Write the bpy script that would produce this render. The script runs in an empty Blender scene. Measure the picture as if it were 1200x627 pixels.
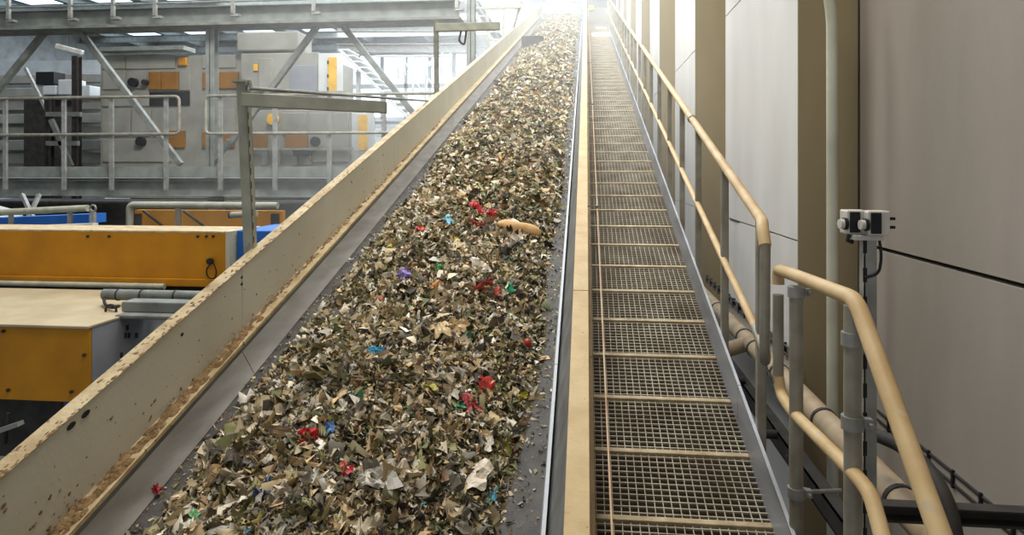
import bpy, bmesh, math, random
import numpy as np
from mathutils import Vector, Matrix

C = bpy.context.scene.collection
SC = bpy.context.scene
rnd = random.Random(7)
rng = np.random.default_rng(11)

# ------------------------------------------------------------------ camera
CZ = 6.0                     # eye height above the hall floor
F_PX, W_PX, H_PX, HOR = 800.0, 1200.0, 627.0, 200.0
PSI = math.atan(87.0 / F_PX)                # camera turned a little to the left of the conveyor's course
T = 240.0 / F_PX * math.cos(PSI)            # gradient of the conveyor (about 16.6 degrees)
cam_d = bpy.data.cameras.new('camera')
cam = bpy.data.objects.new('camera', cam_d); C.objects.link(cam)
cam.location = (0, 0, CZ); cam.rotation_euler = (math.pi / 2, 0, PSI)
cam_d.sensor_fit = 'HORIZONTAL'; cam_d.sensor_width = 36.0
cam_d.lens = 36.0 * F_PX / W_PX
cam_d.shift_y = -(H_PX / 2 - HOR) / W_PX
cam_d.clip_start = 0.05; cam_d.clip_end = 200
SC.camera = cam

# ------------------------------------------------------------------ world, lights, exposure
SC.view_settings.view_transform = 'Standard'
SC.view_settings.look = 'None'
SC.view_settings.exposure = 0.0
SC.view_settings.gamma = 1.0
SC.view_settings.use_curve_mapping = False
SC.cycles.use_denoising = True
SC.cycles.max_bounces = 7
SC.cycles.diffuse_bounces = 4
SC.cycles.volume_bounces = 1
SC.cycles.sample_clamp_indirect = 6.0
wd = bpy.data.worlds.new('world'); SC.world = wd; wd.use_nodes = True
wd.node_tree.nodes['Background'].inputs[0].default_value = (0.86, 0.92, 1.0, 1)
wd.node_tree.nodes['Background'].inputs[1].default_value = 0.5

def area(name, loc, size, power, col, tilt=(0, 0, 0)):
    l = bpy.data.lights.new(name, 'AREA'); l.shape = 'RECTANGLE'
    l.size, l.size_y = size; l.energy = power; l.color = col
    o = bpy.data.objects.new(name, l); C.objects.link(o)
    o.location = loc; o.rotation_euler = tilt
    return o
ROOF = CZ + 9.0
# light from the roof windows beyond the camera; the tilted one is an added fill
area('daylight_and_fill', (-1.8, 17.5, ROOF - 0.6), (6, 12), 1500, (0.94, 0.975, 1.0))
area('daylight_and_fill', (-2.4, 6.6, ROOF - 0.8), (4.0, 3.0), 1750, (0.97, 0.98, 0.97), (math.radians(52), 0, 0))  # added fill under the closed roof, aimed at the farther buttress faces
area('daylight_and_fill', (-12.0, 27.0, ROOF - 0.6), (12, 20), 2600, (0.86, 0.93, 1.0))
area('daylight_and_fill', (-9.0, 33.0, ROOF - 0.6), (12, 14), 6500, (0.93, 0.97, 1.0))
# warm fill lights added over the near end, without fixtures
area('fill_light', (-0.9, 2.2, CZ + 4.6), (1.4, 2.4), 175, (1.0, 0.93, 0.82))
area('fill_light', (-6.0, 6.0, CZ + 6.0), (3.0, 3.0), 90, (1.0, 0.94, 0.86))

# ------------------------------------------------------------------ coordinates
Rv = Vector((math.cos(PSI), math.sin(PSI), 0)); Fv = Vector((-math.sin(PSI), math.cos(PSI), 0)); Uv = Vector((0, 0, 1))
def ray(x, y): return Rv * (x - 600) + Fv * F_PX + Uv * (HOR - y)
def at(x, y, Y):
    """the point at distance Y along the hall that lies on the sight line of photograph pixel x, y"""
    d = ray(x, y); return Vector((0, 0, CZ)) + d * (Y / d.y)
def atX(x, y, X):
    d = ray(x, y); return Vector((0, 0, CZ)) + d * (X / d.x)
def Z(Y, h): return CZ + T * Y + h           # height of a line that runs h above the eye-level plane of the incline
def I(X, Y, h): return Vector((X, Y, Z(Y, h)))

# ------------------------------------------------------------------ materials
def lin(c): return tuple(((v / 255) / 12.92 if v / 255 <= 0.04045 else ((v / 255 + 0.055) / 1.055) ** 2.4) for v in c) + (1,)
def mat(name, col, rough=0.6, metal=0.0, col2=None, scale=6.0, spots=None, spot_scale=25.0, spot_amt=0.38, bump=0.0, bump_scale=60.0, stretch=(1, 1, 1), spec=0.4):
    m = bpy.data.materials.new(name); m.use_nodes = True
    nt = m.node_tree; N = nt.nodes; L = nt.links; b = N['Principled BSDF']
    b.inputs['Roughness'].default_value = rough; b.inputs['Metallic'].default_value = metal
    b.inputs['Specular IOR Level'].default_value = spec
    b.inputs['Base Color'].default_value = lin(col)
    geo = N.new('ShaderNodeNewGeometry'); mp = N.new('ShaderNodeMapping'); mp.inputs['Scale'].default_value = stretch
    L.new(geo.outputs['Position'], mp.inputs['Vector'])
    out = None
    n1 = N.new('ShaderNodeTexNoise'); n1.inputs['Scale'].default_value = scale; n1.inputs['Detail'].default_value = 6
    L.new(mp.outputs[0], n1.inputs['Vector'])
    mx = N.new('ShaderNodeMix'); mx.data_type = 'RGBA'
    rp = N.new('ShaderNodeMapRange'); rp.inputs[1].default_value = 0.35; rp.inputs[2].default_value = 0.68
    L.new(n1.outputs[0], rp.inputs[0]); L.new(rp.outputs[0], mx.inputs[0])
    mx.inputs[6].default_value = lin(col)
    mx.inputs[7].default_value = lin(col2 if col2 else tuple(int(v * 0.86) for v in col))
    out = mx.outputs[2]
    if spots:
        n2 = N.new('ShaderNodeTexNoise'); n2.inputs['Scale'].default_value = spot_scale; n2.inputs['Detail'].default_value = 3
        L.new(geo.outputs['Position'], n2.inputs['Vector'])
        r2 = N.new('ShaderNodeMapRange'); r2.inputs[1].default_value = spot_amt; r2.inputs[2].default_value = spot_amt - 0.05
        L.new(n2.outputs[0], r2.inputs[0])
        m2 = N.new('ShaderNodeMix'); m2.data_type = 'RGBA'; L.new(r2.outputs[0], m2.inputs[0])
        L.new(out, m2.inputs[6]); m2.inputs[7].default_value = lin(spots); out = m2.outputs[2]
    L.new(out, b.inputs['Base Color'])
    if bump:
        n3 = N.new('ShaderNodeTexNoise'); n3.inputs['Scale'].default_value = bump_scale; n3.inputs['Detail'].default_value = 5
        L.new(geo.outputs['Position'], n3.inputs['Vector'])
        bp = N.new('ShaderNodeBump'); bp.inputs['Strength'].default_value = bump; bp.inputs['Distance'].default_value = 0.02
        L.new(n3.outputs[0], bp.inputs['Height']); L.new(bp.outputs[0], b.inputs['Normal'])
    return m
def glow(name, col, power):
    m = bpy.data.materials.new(name); m.use_nodes = True
    b = m.node_tree.nodes['Principled BSDF']; b.inputs['Base Color'].default_value = lin(col)
    b.inputs['Emission Color'].default_value = lin(col); b.inputs['Emission Strength'].default_value = power
    return m
M = {}
M['cream'] = mat('cream_paint', (196, 192, 174), 0.5, col2=(184, 178, 158), scale=2.0, spots=(120, 98, 68), spot_scale=30, spot_amt=0.27, bump=0.05)
M['cream_dirty'] = mat('dirty_cream_paint', (194, 176, 138), 0.65, col2=(160, 136, 96), scale=9, spots=(96, 72, 44), spot_scale=34, spot_amt=0.36, bump=0.25, bump_scale=45)
M['cream_right'] = mat('sandy_cream_paint', (196, 172, 126), 0.6, col2=(178, 150, 102), scale=7, spots=(150, 118, 76), spot_scale=40, spot_amt=0.30, bump=0.15)
M['dirt'] = mat('brown_dirt', (150, 122, 84), 0.95, col2=(104, 80, 52), scale=26, bump=0.9, bump_scale=60)
M['skirt'] = mat('worn_steel', (196, 194, 190), 0.45, 0.3, col2=(168, 165, 160), scale=5, stretch=(3, .4, 3), bump=0.04)
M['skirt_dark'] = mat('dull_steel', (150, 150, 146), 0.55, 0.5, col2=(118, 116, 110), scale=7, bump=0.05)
M['rubber'] = mat('belt_rubber', (74, 72, 70), 0.75, col2=(92, 88, 84), scale=14, spots=(150, 140, 124), spot_scale=70, spot_amt=0.33, bump=0.15, bump_scale=120)
M['lip'] = mat('pale_rubber', (184, 188, 192), 0.5, col2=(180, 184, 188), scale=12)
M['galv'] = mat('galvanised_steel', (160, 160, 154), 0.5, 0.35, col2=(132, 132, 126), scale=9, bump=0.03)
M['toe'] = mat('galvanised_sheet', (178, 182, 190), 0.45, 0.4, col2=(146, 148, 152), scale=4, stretch=(2, .5, 2))
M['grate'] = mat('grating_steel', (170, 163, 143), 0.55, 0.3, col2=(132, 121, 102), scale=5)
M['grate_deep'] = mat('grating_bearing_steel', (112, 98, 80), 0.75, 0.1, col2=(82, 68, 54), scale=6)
M['nosing'] = mat('worn_nosing', (176, 160, 128), 0.5, 0.3, col2=(140, 122, 92), scale=12)
M['rail'] = mat('dusty_rail_paint', (206, 180, 134), 0.55, col2=(186, 156, 108), scale=7, spots=(190, 170, 140), spot_scale=20)
M['post'] = mat('grey_post_steel', (158, 154, 140), 0.5, 0.25, col2=(130, 124, 108), scale=8)
M['pipe'] = mat('beige_pipe', (178, 160, 130), 0.6, col2=(148, 128, 100), scale=6)
M['downpipe'] = mat('pale_downpipe', (196, 196, 178), 0.4, col2=(170, 170, 150), scale=3)
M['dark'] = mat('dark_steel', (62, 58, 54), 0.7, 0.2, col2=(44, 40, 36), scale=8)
M['black'] = mat('black_plastic', (24, 24, 26), 0.5)
M['white'] = mat('white_plastic', (214, 210, 198), 0.4)
M['concrete'] = mat('grey_concrete', (166, 156, 146), 0.85, col2=(138, 130, 118), scale=0.9, stretch=(1, 1, .35), bump=0.05, bump_scale=20)
M['panel_white'] = mat('white_concrete_panel', (214, 212, 206), 0.8, col2=(198, 194, 188), scale=1.2, stretch=(1, 1, .4), bump=0.03)
M['brown_face'] = mat('brown_shaded_buttress', (150, 136, 106), 0.8, col2=(132, 118, 88), scale=1.4, stretch=(1, 1, .3))  # brown also carries the shade of the faces turned to the camera
M['stain'] = mat('rust_stain', (176, 148, 116), 0.9)
M['gantry'] = mat('gantry_steel', (140, 144, 138), 0.6, 0.2, col2=(116, 120, 114), scale=5)
M['strut'] = mat('strut_steel', (132, 134, 128), 0.6, 0.2, col2=(100, 102, 96), scale=6)
M['pole'] = mat('cream_grey_pole', (168, 168, 150), 0.6, col2=(142, 142, 126), scale=9)
M['clad'] = mat('grey_cladding', (150, 148, 138), 0.7, col2=(130, 128, 118), scale=2)
M['clad_white'] = mat('white_cladding', (206, 208, 206), 0.6, col2=(190, 192, 190), scale=2)
M['yellow'] = mat('machine_yellow', (196, 134, 0), 0.65, col2=(172, 114, 0), scale=3, stretch=(1, 1, 1), spots=(110, 80, 20), spot_scale=14, spot_amt=0.25)
M['hatch'] = mat('shaded_hatch_yellow', (150, 98, 8), 0.6, col2=(128, 82, 6), scale=3)  # darkened yellow: the shade over the hatches is put into the colour
M['yellow_bright'] = mat('bright_yellow', (240, 184, 40), 0.45)
M['blue'] = mat('machine_blue', (30, 104, 190), 0.45, col2=(24, 88, 166), scale=4)
M['grey_side'] = mat('blue_grey_panel', (140, 142, 148), 0.6, col2=(120, 122, 128), scale=2)
M['roof'] = mat('roof_sheet', (120, 128, 136), 0.7, col2=(104, 110, 116), scale=2)
M['wallfar'] = mat('far_wall_cladding', (176, 180, 180), 0.7, col2=(150, 154, 152), scale=2)
M['floor'] = mat('hall_floor', (98, 92, 84), 0.9, col2=(74, 70, 64), scale=1)
M['sky'] = glow('skylight_and_glow_panel', (206, 226, 250), 2.6)
M['tube'] = glow('lamp_tube', (255, 252, 244), 9.0)
M['cord'] = mat('pull_cord', (206, 186, 152), 0.6, col2=(190, 140, 110), scale=6)

# ------------------------------------------------------------------ mesh helpers
class MB:
    def __init__(s): s.v = []; s.f = []
    def add(s, vs, fs):
        b = len(s.v); s.v += [Vector(v) for v in vs]; s.f += [[i + b for i in f] for f in fs]; return s
    def box(s, a, b):
        x0, y0, z0 = [min(a[i], b[i]) for i in range(3)]; x1, y1, z1 = [max(a[i], b[i]) for i in range(3)]
        return s.add([(x0, y0, z0), (x1, y0, z0), (x1, y1, z0), (x0, y1, z0), (x0, y0, z1), (x1, y0, z1), (x1, y1, z1), (x0, y1, z1)],
                     [(0, 3, 2, 1), (4, 5, 6, 7), (0, 1, 5, 4), (1, 2, 6, 5), (2, 3, 7, 6), (3, 0, 4, 7)])
    def inc(s, x0, x1, Y0, Y1, h0, h1):
        """a bar that follows the incline"""
        vs = [(x, Y, Z(Y, h)) for h in (h0, h1) for (x, Y) in ((x0, Y0), (x1, Y0), (x1, Y1), (x0, Y1))]
        return s.add(vs, [(0, 3, 2, 1), (4, 5, 6, 7), (0, 1, 5, 4), (1, 2, 6, 5), (2, 3, 7, 6), (3, 0, 4, 7)])
    def prof(s, pts, Y0, Y1, slope=True):
        """extrude a closed X,h profile along the hall"""
        n = len(pts); f = (lambda Y, h: Z(Y, h)) if slope else (lambda Y, h: CZ + h)
        vs = [(x, Y0, f(Y0, h)) for x, h in pts] + [(x, Y1, f(Y1, h)) for x, h in pts]
        fs = [(i, (i + 1) % n, n + (i + 1) % n, n + i) for i in range(n)] + [list(range(n))[::-1], list(range(n, 2 * n))]
        return s.add(vs, fs)
    def bar(s, p0, p1, w, h, up=(0, 0, 1)):
        p0, p1 = Vector(p0), Vector(p1); d = (p1 - p0).normalized(); up = Vector(up)
        a = d.cross(up)
        if a.length < 1e-3: a = d.cross(Vector((0, 1, 0)))
        a.normalize(); u = a.cross(d).normalized(); a *= w / 2; u *= h / 2
        vs = [p + q for p in (p0, p1) for q in (-a - u, a - u, a + u, -a + u)]
        return s.add(vs, [(0, 1, 2, 3), (7, 6, 5, 4), (0, 4, 5, 1), (1, 5, 6, 2), (2, 6, 7, 3), (3, 7, 4, 0)])
    def channel(s, p0, p1, w, h, t=0.008, up=(0, 0, 1), flip=1):
        """a C-section: web and two flanges"""
        p0, p1 = Vector(p0), Vector(p1); d = (p1 - p0).normalized(); a = d.cross(Vector(up)).normalized(); u = a.cross(d).normalized()
        s.bar(p0 - a * flip * (w / 2 - t / 2), p1 - a * flip * (w / 2 - t / 2), t, h, up)
        for q in (-1, 1): s.bar(p0 + u * q * (h / 2 - t / 2), p1 + u * q * (h / 2 - t / 2), w, t, up)
        return s
    def ibeam(s, p0, p1, w, h, t=0.012, up=(0, 0, 1)):
        p0, p1 = Vector(p0), Vector(p1); d = (p1 - p0).normalized(); a = d.cross(Vector(up)).normalized(); u = a.cross(d).normalized()
        s.bar(p0, p1, t, h, up)
        for q in (-1, 1): s.bar(p0 + u * q * (h / 2 - t / 2), p1 + u * q * (h / 2 - t / 2), w, t, up)
        return s
    def tube(s, pts, r, n=12, smooth=0.0):
        pts = [Vector(p) for p in pts]
        if smooth > 0 and len(pts) > 2:                       # round the corners
            q = [pts[0]]
            for i in range(1, len(pts) - 1):
                a, b, c = pts[i - 1], pts[i], pts[i + 1]
                k = min(smooth, (a - b).length * .48, (c - b).length * .48)
                s0 = b + (a - b).normalized() * k; s1 = b + (c - b).normalized() * k
                for j in range(6):
                    t = j / 5; q.append(s0 * (1 - t) ** 2 + b * 2 * t * (1 - t) + s1 * t * t)
            q.append(pts[-1]); pts = q
        vs = []; fs = []; prev = None
        for i, p in enumerate(pts):
            d = (pts[min(i + 1, len(pts) - 1)] - pts[max(i - 1, 0)]).normalized()
            if prev is None:
                a = d.cross(Vector((0, 0, 1)))
                if a.length < .1: a = d.cross(Vector((0, 1, 0)))
            else: a = prev - d * prev.dot(d)
            a.normalize(); prev = a; b = d.cross(a)
            vs += [p + (a * math.cos(2 * math.pi * k / n) + b * math.sin(2 * math.pi * k / n)) * r for k in range(n)]
        for i in range(len(pts) - 1):
            for k in range(n): fs.append((i * n + k, i * n + (k + 1) % n, (i + 1) * n + (k + 1) % n, (i + 1) * n + k))
        fs += [list(range(n))[::-1], [(len(pts) - 1) * n + k for k in range(n)]]
        return s.add(vs, fs)
    def quadp(s, a, b, c, d, t):
        """a plate with corners a b c d and thickness t"""
        a, b, c, d = map(Vector, (a, b, c, d)); n = (b - a).cross(d - a).normalized() * t
        return s.add([a, b, c, d, a - n, b - n, c - n, d - n], [(0, 1, 2, 3), (7, 6, 5, 4), (0, 4, 5, 1), (1, 5, 6, 2), (2, 6, 7, 3), (3, 7, 4, 0)])
    def build(s, name, m, parent=None, bevel=0.0, smooth=False):
        off = Vector((0, 0, 0)); p = parent
        while p is not None: off += p.location; p = p.parent
        me = bpy.data.meshes.new(name)
        me.from_pydata([tuple(v - off) for v in s.v], [], s.f); me.materials.append(m)
        bm = bmesh.new(); bm.from_mesh(me); bmesh.ops.recalc_face_normals(bm, faces=bm.faces); bm.to_mesh(me); bm.free()
        if smooth:
            me.shade_smooth()
        o = bpy.data.objects.new(name, me); C.objects.link(o)
        if parent is not None: o.parent = parent
        if bevel:
            md = o.modifiers.new('bevel', 'BEVEL'); md.width = bevel; md.segments = 2; md.limit_method = 'ANGLE'
        if smooth:
            md = o.modifiers.new('edges', 'EDGE_SPLIT'); md.split_angle = math.radians(40)
        return o
def tag(o, label=None, cat=None, group=None, kind=None):
    if label: o['label'] = label
    if cat: o['category'] = cat
    if group: o['group'] = group
    if kind: o['kind'] = kind
    return o
def thing(name, label, cat, loc=(0, 0, 0), group=None):
    o = bpy.data.objects.new(name, None); C.objects.link(o); o.location = loc; o.empty_display_size = .1
    return tag(o, label, cat, group)
def struct(name, mb, m, **k): return tag(mb.build(name, m, **k), kind='structure')

# ------------------------------------------------------------------ the setting
X1, X2 = 1.655, 1.30          # near wall face, buttress faces
struct('floor', MB().box((-32, -5, -0.2), (4.5, 46, 0)), M['floor'])
struct('wall_back', MB().box((-32, 45.6, 0), (4.5, 46, ROOF)), M['wallfar'])
m = MB()
for k in range(40): m.box((-31.6, 45.55, 3 + .3 * k), (4.2, 45.6, 3.08 + .3 * k))
struct('trim_1', m, M['wallfar'])
struct('wall_left', MB().box((-32.4, -5, 0), (-32, 46, ROOF)), M['wallfar'])
aw, bw = at(392, 140, 45.2), at(560, 60, 45.2)
struct('window_9', MB().box((aw.x, 45.4, aw.z), (bw.x, 45.5, bw.z)), M['sky'])  # glowing panel added for the white glare on the back wall
m = MB()
for k in range(7):
    xx = aw.x + (bw.x - aw.x) * k / 6; m.box((xx - .12, 45.3, aw.z), (xx + .12, 45.4, bw.z))
for k in range(3):
    zz = aw.z + (bw.z - aw.z) * k / 2; m.box((aw.x, 45.3, zz - .15), (bw.x, 45.4, zz + .15))
struct('trim_6', m, M['wallfar'])  # bars across the added glowing panel
# right wall: grey concrete nearest the camera, in two courses with an open joint between
JZ0, JZ1, JT = CZ - 0.43, CZ + 1.44, 0.022
D1 = 4.39
m = MB()
for z0, z1 in ((0, CZ - 2.3), (CZ - 2.28, JZ0 - JT), (JZ0, JZ1), (JZ1 + .01, ROOF)): m.box((X1, -5, z0), (X1 + .3, D1, z1))
struct('wall_right', m, M['concrete'])
struct('trim_2', MB().box((X1 + .05, -5, JZ0 - .04), (X1 + .12, D1, JZ0 + .01)), M['dark'])
struct('trim_3', MB().box((X1 - .004, D1 - .035, 0), (X1 + .02, D1 - .005, ROOF)), M['dark'])
for k in range(7):
    y0 = D1 + 4.0 * k
    y1 = y0 + 2.2 if k == 0 else y0 + 1.85
    m = MB()
    for z0, z1 in ((0, CZ - 1.32), (CZ - 1.305, JZ0 - JT / 2), (JZ0, JZ1), (JZ1 + .012, ROOF)): m.box((X2, y0 + .002, z0), (X2 + .02, y1, z1))
    struct('wall_right', m, M['panel_white'])
    struct('wall_right', MB().box((X2, y0 - .012, 0), (X1 + .8, y0, ROOF)).box((X2 + .022, y0, 0), (X1 + .8, y1, ROOF)), M['brown_face'])
    struct('wall_right', MB().box((X1, y1 + .001, 0), (X1 + .3, D1 + 4.0 * (k + 1) - .015, ROOF)), M['panel_white'])
m = MB(); m.box((X2 - .006, 6.0, JZ0 - .012), (X2, 6.37, JZ0)); struct('trim_4', m, M['dark'])
# roof: sheeting over the near half, then roof windows between beams
struct('ceiling', MB().box((-32, -5, ROOF), (4.5, 12, ROOF + .2)).box((-32, 44, ROOF), (4.5, 46, ROOF + .2)), M['roof'])
for k in range(9):
    x0 = -31.5 + 4.0 * k
    struct('ceiling', MB().box((x0 - .5, 12, ROOF), (x0 + 1.4, 44, ROOF + .2)), M['roof'])
    if x0 + 3.5 < 5: struct('window_%d' % (k + 1), MB().box((x0 + 1.4, 12, ROOF + .05), (x0 + 3.5, 44, ROOF + .1)), M['sky'])
m = MB()
for k in range(9): m.ibeam((-31.5 + 4 * k + 1.3, 12, ROOF - .3), (-31.5 + 4 * k + 1.3, 45.5, ROOF - .3), .2, .45)
for k in range(9): m.ibeam((-31.9, 12 + 4 * k, ROOF - .75), (X2, 12 + 4 * k, ROOF - .75), .2, .4)
struct('trim_5', m, M['gantry'])

# ------------------------------------------------------------------ the conveyor
YA, YE = -1.2, 26.0          # near end, head end
conv = thing('belt_conveyor', 'long inclined belt conveyor with cream side panels carrying shredded waste', 'conveyor', (-0.9, 0, CZ - 2.2))
MB().prof([(-1.70, -2.0), (-.14, -2.0), (-.14, -2.02), (-1.70, -2.02)], YA, YE).build('belt', M['rubber'], conv)
Ys = [YA, 1.05, 3.27, 6.0, 8.5, 11.0, 13.5, 16.0, 18.5, 21.0, 23.5, YE]
for a, b in zip(Ys[:-1], Ys[1:]):
    b2 = b - .006
    o = MB().prof([(-1.72, -1.775), (-1.72, -1.459), (-1.724, -1.459), (-1.724, -1.775)], a, b2).prof([(-1.724, -1.81), (-1.724, -1.816), (-1.79, -1.816), (-1.79, -1.81)], a, b2)
    o.build('side_panel', M['cream'], conv)
    MB().prof([(-1.716, -1.461), (-1.716, -1.455), (-1.782, -1.455), (-1.782, -1.515), (-1.776, -1.515), (-1.776, -1.461)], a, b2).build('top_flange', M['cream_dirty'], conv, bevel=.0015)
    MB().prof([(-1.72, -1.775), (-1.72, -1.781), (-1.643, -1.781), (-1.643, -1.762), (-1.649, -1.762), (-1.649, -1.775)], a, b2).build('bottom_ledge', M['cream_dirty'], conv, bevel=.0015)
    MB().prof([(-1.735, -1.860), (-1.655, -1.995), (-1.661, -1.997), (-1.741, -1.862)], a, b2).build('skirt_plate', M['skirt'], conv)
    MB().prof([(-.062, -1.552), (-.062, -1.544), (.010, -1.544), (.010, -1.60), (.004, -1.60), (.004, -1.552)], a, b2).build('top_flange', M['cream_right'], conv, bevel=.0015)
    MB().prof([(-.002, -1.552), (-.006, -1.552), (-.006, -2.25), (-.002, -2.25)], a, b2).prof([(-.002, -1.86), (.030, -1.86), (.030, -1.88), (-.002, -1.88)], a, b2).build('side_panel', M['cream_right'], conv)
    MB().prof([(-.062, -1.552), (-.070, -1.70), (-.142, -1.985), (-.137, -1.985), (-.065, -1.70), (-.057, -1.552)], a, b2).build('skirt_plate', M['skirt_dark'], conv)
    MB().prof([(-.148, -1.992), (-.162, -1.998), (-.150, -1.90), (-.136, -1.90)], a, b2).build('skirt_seal', M['lip'], conv)
# chassis under the belt and its legs
MB().prof([(-1.79, -1.82), (-1.72, -1.82), (-1.72, -2.42), (-1.79, -2.42)], YA, YE).prof([(-.09, -2.1), (-.02, -2.1), (-.02, -2.42), (-.09, -2.42)], YA, YE).prof([(-1.72, -2.30), (-.09, -2.30), (-.09, -2.34), (-1.72, -2.34)], YA, YE).build('chassis', M['gantry'], conv)
for k in range(6):
    y = .3 + 4.9 * k
    for x in (-1.755, -.055): MB().box((x - .05, y - .05, 0), (x + .05, y + .05, Z(y, -2.38))).build('support_leg', M['gantry'], conv)
# bolt slots in the left panel
for (px, py) in ((83, 499), (100, 485), (283, 325), (283, 333), (213, 392)):
    p = atX(px, py, -1.72); big = px < 150
    e = MB(); L_, H_ = (.021, .010) if big else (.009, .007)
    n = 12; ring = [(p.x + .004, p.y + L_ * math.cos(a) * .9, p.z + L_ * .25 * math.cos(a) + H_ * math.sin(a)) for a in [2 * math.pi * i / n for i in range(n)]]
    e.add(ring + [(x - .006, y, z) for x, y, z in ring], [list(range(n)), list(range(n, 2 * n))[::-1]] + [(i, (i + 1) % n, n + (i + 1) % n, n + i) for i in range(n)])
    tag(e.build('bolt_slot', M['black'], conv))
# head end hood
MB().quadp(I(-1.64, YE, -1.99), I(-.13, YE, -1.99), I(-.13, YE, -1.35), I(-1.64, YE, -1.35), .02).box((-1.66, YE, Z(YE, -1.37)), (-.1, YE + .9, Z(YE, -1.34))).build('end_plate', M['skirt_dark'], conv)
MB().tube([(-1.60, YE + .2, Z(YE, -2.24)), (-.2, YE + .2, Z(YE, -2.24))], .2, 20).build('head_drum', M['dark'], conv, smooth=True)

# pull cord beside the walkway
m = MB(); m.tube([I(.074, YA, -1.6), I(.072, 6, -1.63), I(.07, 12, -1.6), I(.07, 24, -1.58)], .0035, 6)
pc = tag(m.build('pull_cord', M['cord']), 'thin pale pull cord stretched along the right edge of the conveyor beside the grating', 'cord')
for k in range(8):
    y = 1.2 + 3.4 * k
    MB().bar(I(.002, y, -1.61), I(.082, y, -1.61), .008, .008).tube([I(.072, y - .01, -1.61), I(.072, y + .01, -1.61)], .01, 8).build('cord_eye', M['galv'], pc)

# ------------------------------------------------------------------ the walkway
HW = -2.15
walk = thing('walkway', 'steep grated metal walkway with crosswise nosing bars climbing beside the conveyor', 'walkway', (.37, 0, CZ - 2.2))
WX0, WX1, WY0, WY1, PITCH = .035, .70, 1.3, 24.5, .3732
nose0 = 2.676
seg = [(nose0 + PITCH * k) for k in range(-4, 62)]
for a, b in zip(seg[:-1], seg[1:]):
    m = MB(); md = MB()
    g = .0332
    for i in range(21):
        x = WX0 + g * (i + .05)
        if x < WX1: m.inc(x, x + .0038, a + .012, b - .006, HW - .010, HW - .001)
    n = 11
    for j in range(n):
        y = a + .02 + (b - a - .03) * (j + .5) / n
        m.inc(WX0, WX1, y, y + .0045, HW - .007, HW)
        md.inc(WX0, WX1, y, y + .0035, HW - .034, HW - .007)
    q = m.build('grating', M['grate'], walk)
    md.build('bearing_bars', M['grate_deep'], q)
for y in seg:
    MB().inc(WX0, WX1, y - .012, y + .012, HW - .030, HW + .010).build('nosing_bar', M['nosing'], walk, bevel=.003)
for k, (a, b) in enumerate(zip(Ys[:-1], Ys[1:])):
    MB().prof([(WX1, HW - .05), (WX1 + .006, HW - .05), (WX1 + .006, HW + .175), (WX1, HW + .175)], a, b - .005).prof([(WX1, HW + .172), (WX1 + .014, HW + .172), (WX1 + .014, HW + .178), (WX1, HW + .178)], a, b - .005).build('toe_board', M['toe'], walk)
MB().prof([(WX1 + .006, HW - .2), (WX1 + .07, HW - .2), (WX1 + .07, HW - .19), (WX1 + .014, HW - .19), (WX1 + .014, HW), (WX1 + .006, HW)], YA, YE).prof([(WX0 - .02, HW - .2), (WX0 + .03, HW - .2), (WX0 + .03, HW - .04), (WX0 - .02, HW - .04)], YA, YE).build('stringer', M['gantry'], walk)
# top landing and its end plate
MB().box((-.0, 24.4, Z(24.5, HW) - .05), (1.25, 27.4, Z(24.5, HW))).build('landing', M['galv'], walk)
m = MB()
for k in range(6):
    y = .8 + 4.6 * k; m.inc(-.0, .76, y, y + .06, HW - .14, HW - .06); m.box((.66, y, 0), (.74, y + .08, Z(y, HW - .12)))
m.build('support_frame', M['gantry'], walk)
e = MB().box((.05, 24.9, Z(24.5, HW)), (1.2, 24.94, Z(24.5, HW) + .75))
e.build('end_plate', M['clad'], walk)

# handrail beside the walkway
XR = .725
hr = thing('handrail', 'cream topped handrail climbing the right side of the walkway ending in a looped tube', 'handrail', (XR, 3, CZ - 2))
ptop = I(XR, 2.86, -1.08); pmid = I(XR, 2.86, -1.585)
end_t = at(899, 282, 2.74); end_b = at(899, 418, 2.74)
MB().tube([I(XR, 24.4, -1.08), I(XR, 2.92, -1.08), Vector((end_t.x - .006, 2.79, end_t.z + .055)), Vector((end_t.x - .006, 2.745, end_t.z - .02))], .0235, 14, smooth=.05).build('top_rail', M['rail'], hr, smooth=True)
MB().tube([Vector((end_t.x - .006, 2.745, end_t.z - .01)), Vector((end_t.x - .01, 2.74, end_b.z - .03)), Vector((XR, 2.86, end_b.z - .02)), I(XR, 3.05, -1.585)], .0205, 14, smooth=.06).build('end_loop', M['post'], hr, smooth=True)
MB().tube([I(XR, 24.4, -1.585), I(XR, 3.0, -1.585)], .018, 12).build('middle_rail', M['rail'], hr, smooth=True)
py = [2.98, 3.74, 4.6, 5.36] + [6.16 + .85 * k for k in range(22)]
for y in py:
    if y < 24.4: MB().bar(I(XR + .008, y, -1.095), I(XR + .008, y, -2.28), .038, .042, up=(0, 1, 0)).build('post', M['post'], hr, bevel=.006)
for y in (4.8, 9.2): MB().tube([I(XR, y, -1.08), I(XR, y + .06, -1.08)], .03, 12).build('sleeve', M['post'], hr, smooth=True)

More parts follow.
